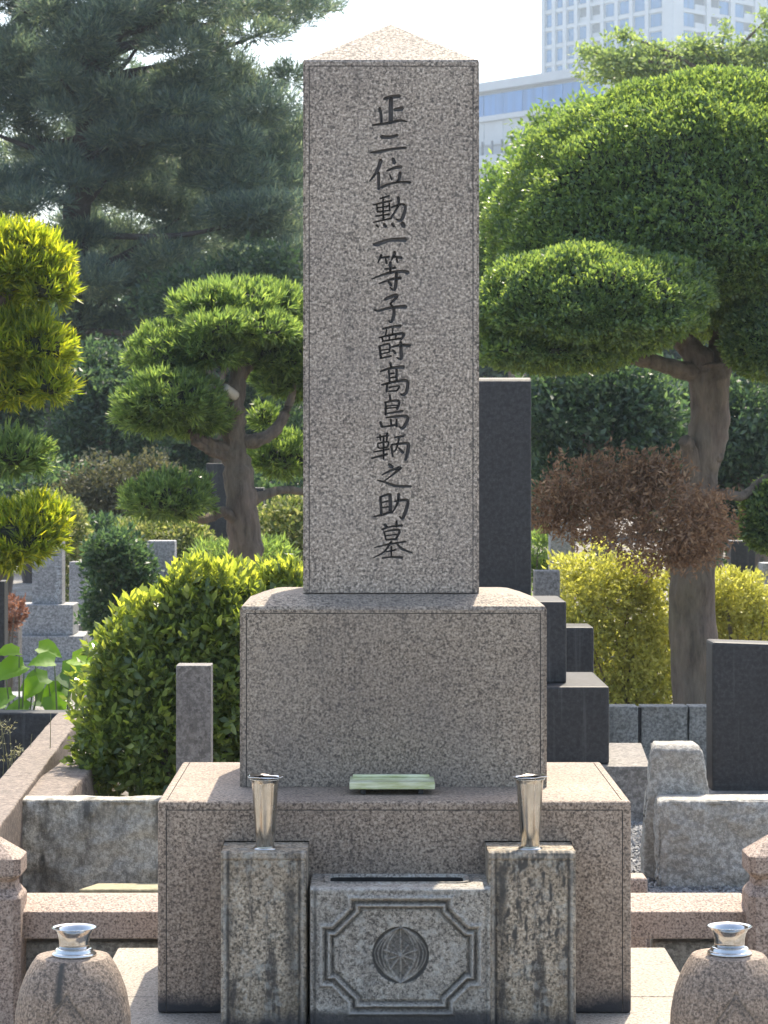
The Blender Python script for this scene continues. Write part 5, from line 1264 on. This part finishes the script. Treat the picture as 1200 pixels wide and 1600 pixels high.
# right side, from near to far
broad_tree('evergreen_tree', 'dark evergreen seen below the lower dome, right of the dark slab', [(870, 640, 70, 90, 0), (930, 670, 80, 90, .3), (990, 640, 70, 80, .2), (900, 740, 90, 70, .2), (1000, 720, 90, 90, .4)], 24, M['under'], 0.085, 0.036, 700, 61, 930)
broad_tree('evergreen_tree', 'dark evergreen behind the right-hand clipped trunk', [(1160, 680, 70, 110, 0), (1190, 800, 70, 90, .2), (1130, 790, 60, 90, .4), (1230, 700, 70, 110, .3), (1080, 660, 60, 80, .4), (1090, 780, 60, 90, .3)], 25, M['under'], 0.085, 0.036, 700, 62, 1170)
broad_tree('leafy_tree', 'light green tree between the pillar and the big dome', [(785, 320, 55, 62, 0), (765, 400, 60, 70, .3), (835, 275, 45, 60, .5), (800, 480, 70, 90, .4), (760, 470, 60, 90, .6)], 30, M['maple'], 0.09, 0.04, 330, 63, 800, shell=0.8)
broad_tree('leafy_tree', 'feathery light green tree above the big dome on the right', [(1000, 112, 62, 20, 0), (1075, 100, 70, 24, .3), (1145, 92, 66, 24, .2), (1205, 80, 60, 34, .3), (955, 92, 50, 10, -.1), (1015, 82, 44, 11, .1), (1040, 132, 80, 22, .5), (1160, 130, 70, 30, .5), (950, 118, 46, 12, .4), (1133, 50, 9, 22, .3), (975, 56, 30, 6, 0), (918, 82, 26, 5, 0), (1090, 72, 40, 10, .1), (1200, 30, 20, 14, .2)], 42, M['feather'], 0.095, 0.05, 150, 64, 1120, shell=0.97, up=0.1, lump=0.45, tr_rad=0.1)
broad_tree('leafy_tree', 'mid green tree behind the left flank of the big dome', [(880, 205, 55, 32, 0), (842, 230, 34, 40, .3), (935, 178, 50, 24, .4), (860, 270, 60, 60, .6)], 34, M['maple'], 0.10, 0.045, 330, 65, 880, shell=0.8)
# left side
broad_tree('evergreen_tree', 'dim evergreen below the pine, left of the pruned tree', [(160, 640, 66, 70, 0), (140, 590, 60, 50, .3), (215, 600, 60, 50, .4), (150, 700, 70, 60, .2), (225, 660, 60, 80, .6)], 32, M['under'], 0.10, 0.04, 480, 66, 160)
broad_tree('evergreen_tree', 'dark evergreen at the left edge under the pine', [(20, 620, 60, 80, 0), (-40, 560, 70, 90, .2), (40, 730, 50, 60, .3), (20, 520, 70, 70, .4), (-30, 720, 70, 80, .3)], 33, M['under'], 0.10, 0.04, 520, 67, 0)
broad_tree('evergreen_tree', 'dark evergreen behind the pruned tree crown', [(300, 480, 70, 60, 0), (360, 470, 70, 60, .4), (430, 460, 70, 70, .2), (270, 700, 80, 80, .2), (440, 700, 80, 90, .3), (340, 600, 90, 90, .6), (240, 620, 60, 80, .5)], 36, M['under'], 0.12, 0.05, 330, 68, 330)
broad_tree('evergreen_tree', 'dark evergreen low behind the pale flowering shrubs', [(60, 790, 80, 60, 0), (250, 800, 100, 50, .4), (350, 800, 90, 50, .1), (450, 780, 80, 50, .3), (150, 810, 90, 50, .2)], 30, M['under'], 0.10, 0.04, 520, 69, 250)
# far screen of trees closing the horizon
for i, (px, top, rx) in ((1, (60, 480, 170)), (2, (280, 455, 150)), (3, (470, 440, 150)), (5, (840, 420, 150)), (6, (1010, 470, 150)), (7, (1190, 440, 170))):
    broad_tree('distant_tree', ('pale distant tree far behind at the left', 'pale distant tree beyond the pine trunk', 'pale distant tree beyond the pruned tree', 'pale distant tree just left of the pillar', 'pale distant tree behind the pillar', 'pale distant tree beyond the tall dark slab', 'pale distant tree beyond the dead-leaved clump', 'pale distant tree beyond the clipped trunk', 'pale distant tree far behind at the right')[i],
               [(px, (top + 720) / 2 - 40, rx * .8, (720 - top) / 2, 0), (px - rx * .5, 640, rx * .6, 90, 1), (px + rx * .5, 640, rx * .6, 90, -1), (px, 740, rx, 70, 0)], 62, M['under'], 0.26, 0.12, 48, 80 + i, px, group='distant trees closing the view', shell=0.5, tr_rad=0.25)

# ================================================================== SUMMER HAZE
def haze():
    m = bpy.data.materials.new('pale_haze'); m.use_nodes = True; N = m.node_tree.nodes; L = m.node_tree.links
    N.remove(N['Principled BSDF'])
    v = N.new('ShaderNodeVolumePrincipled'); v.inputs['Color'].default_value = (0.72, 0.87, 1.0, 1); v.inputs['Density'].default_value = 0.00055; v.inputs['Anisotropy'].default_value = 0.35
    L.new(v.outputs[0], N['Material Output'].inputs['Volume'])
    bm = bmesh.new(); add_box(bm, -905, 905, -905, 905, GZ - 1.2, 100)
    tag(obj('haze', from_bm(bm), m), kind='stuff')
haze()

if False:
    from collections import Counter
    C_ = Counter()
    for o in scene.objects:
        if o.type == 'MESH':
            r = o
            while r.parent: r = r.parent
            C_[r.name + '/' + o.name.split('.')[0]] += sum(len(p.vertices) - 2 for p in o.data.polygons)
    print(C_.most_common(30))
if False: print('TRIS', sum(sum(len(p.vertices) - 2 for p in o.data.polygons) for o in scene.objects if o.type == 'MESH'))
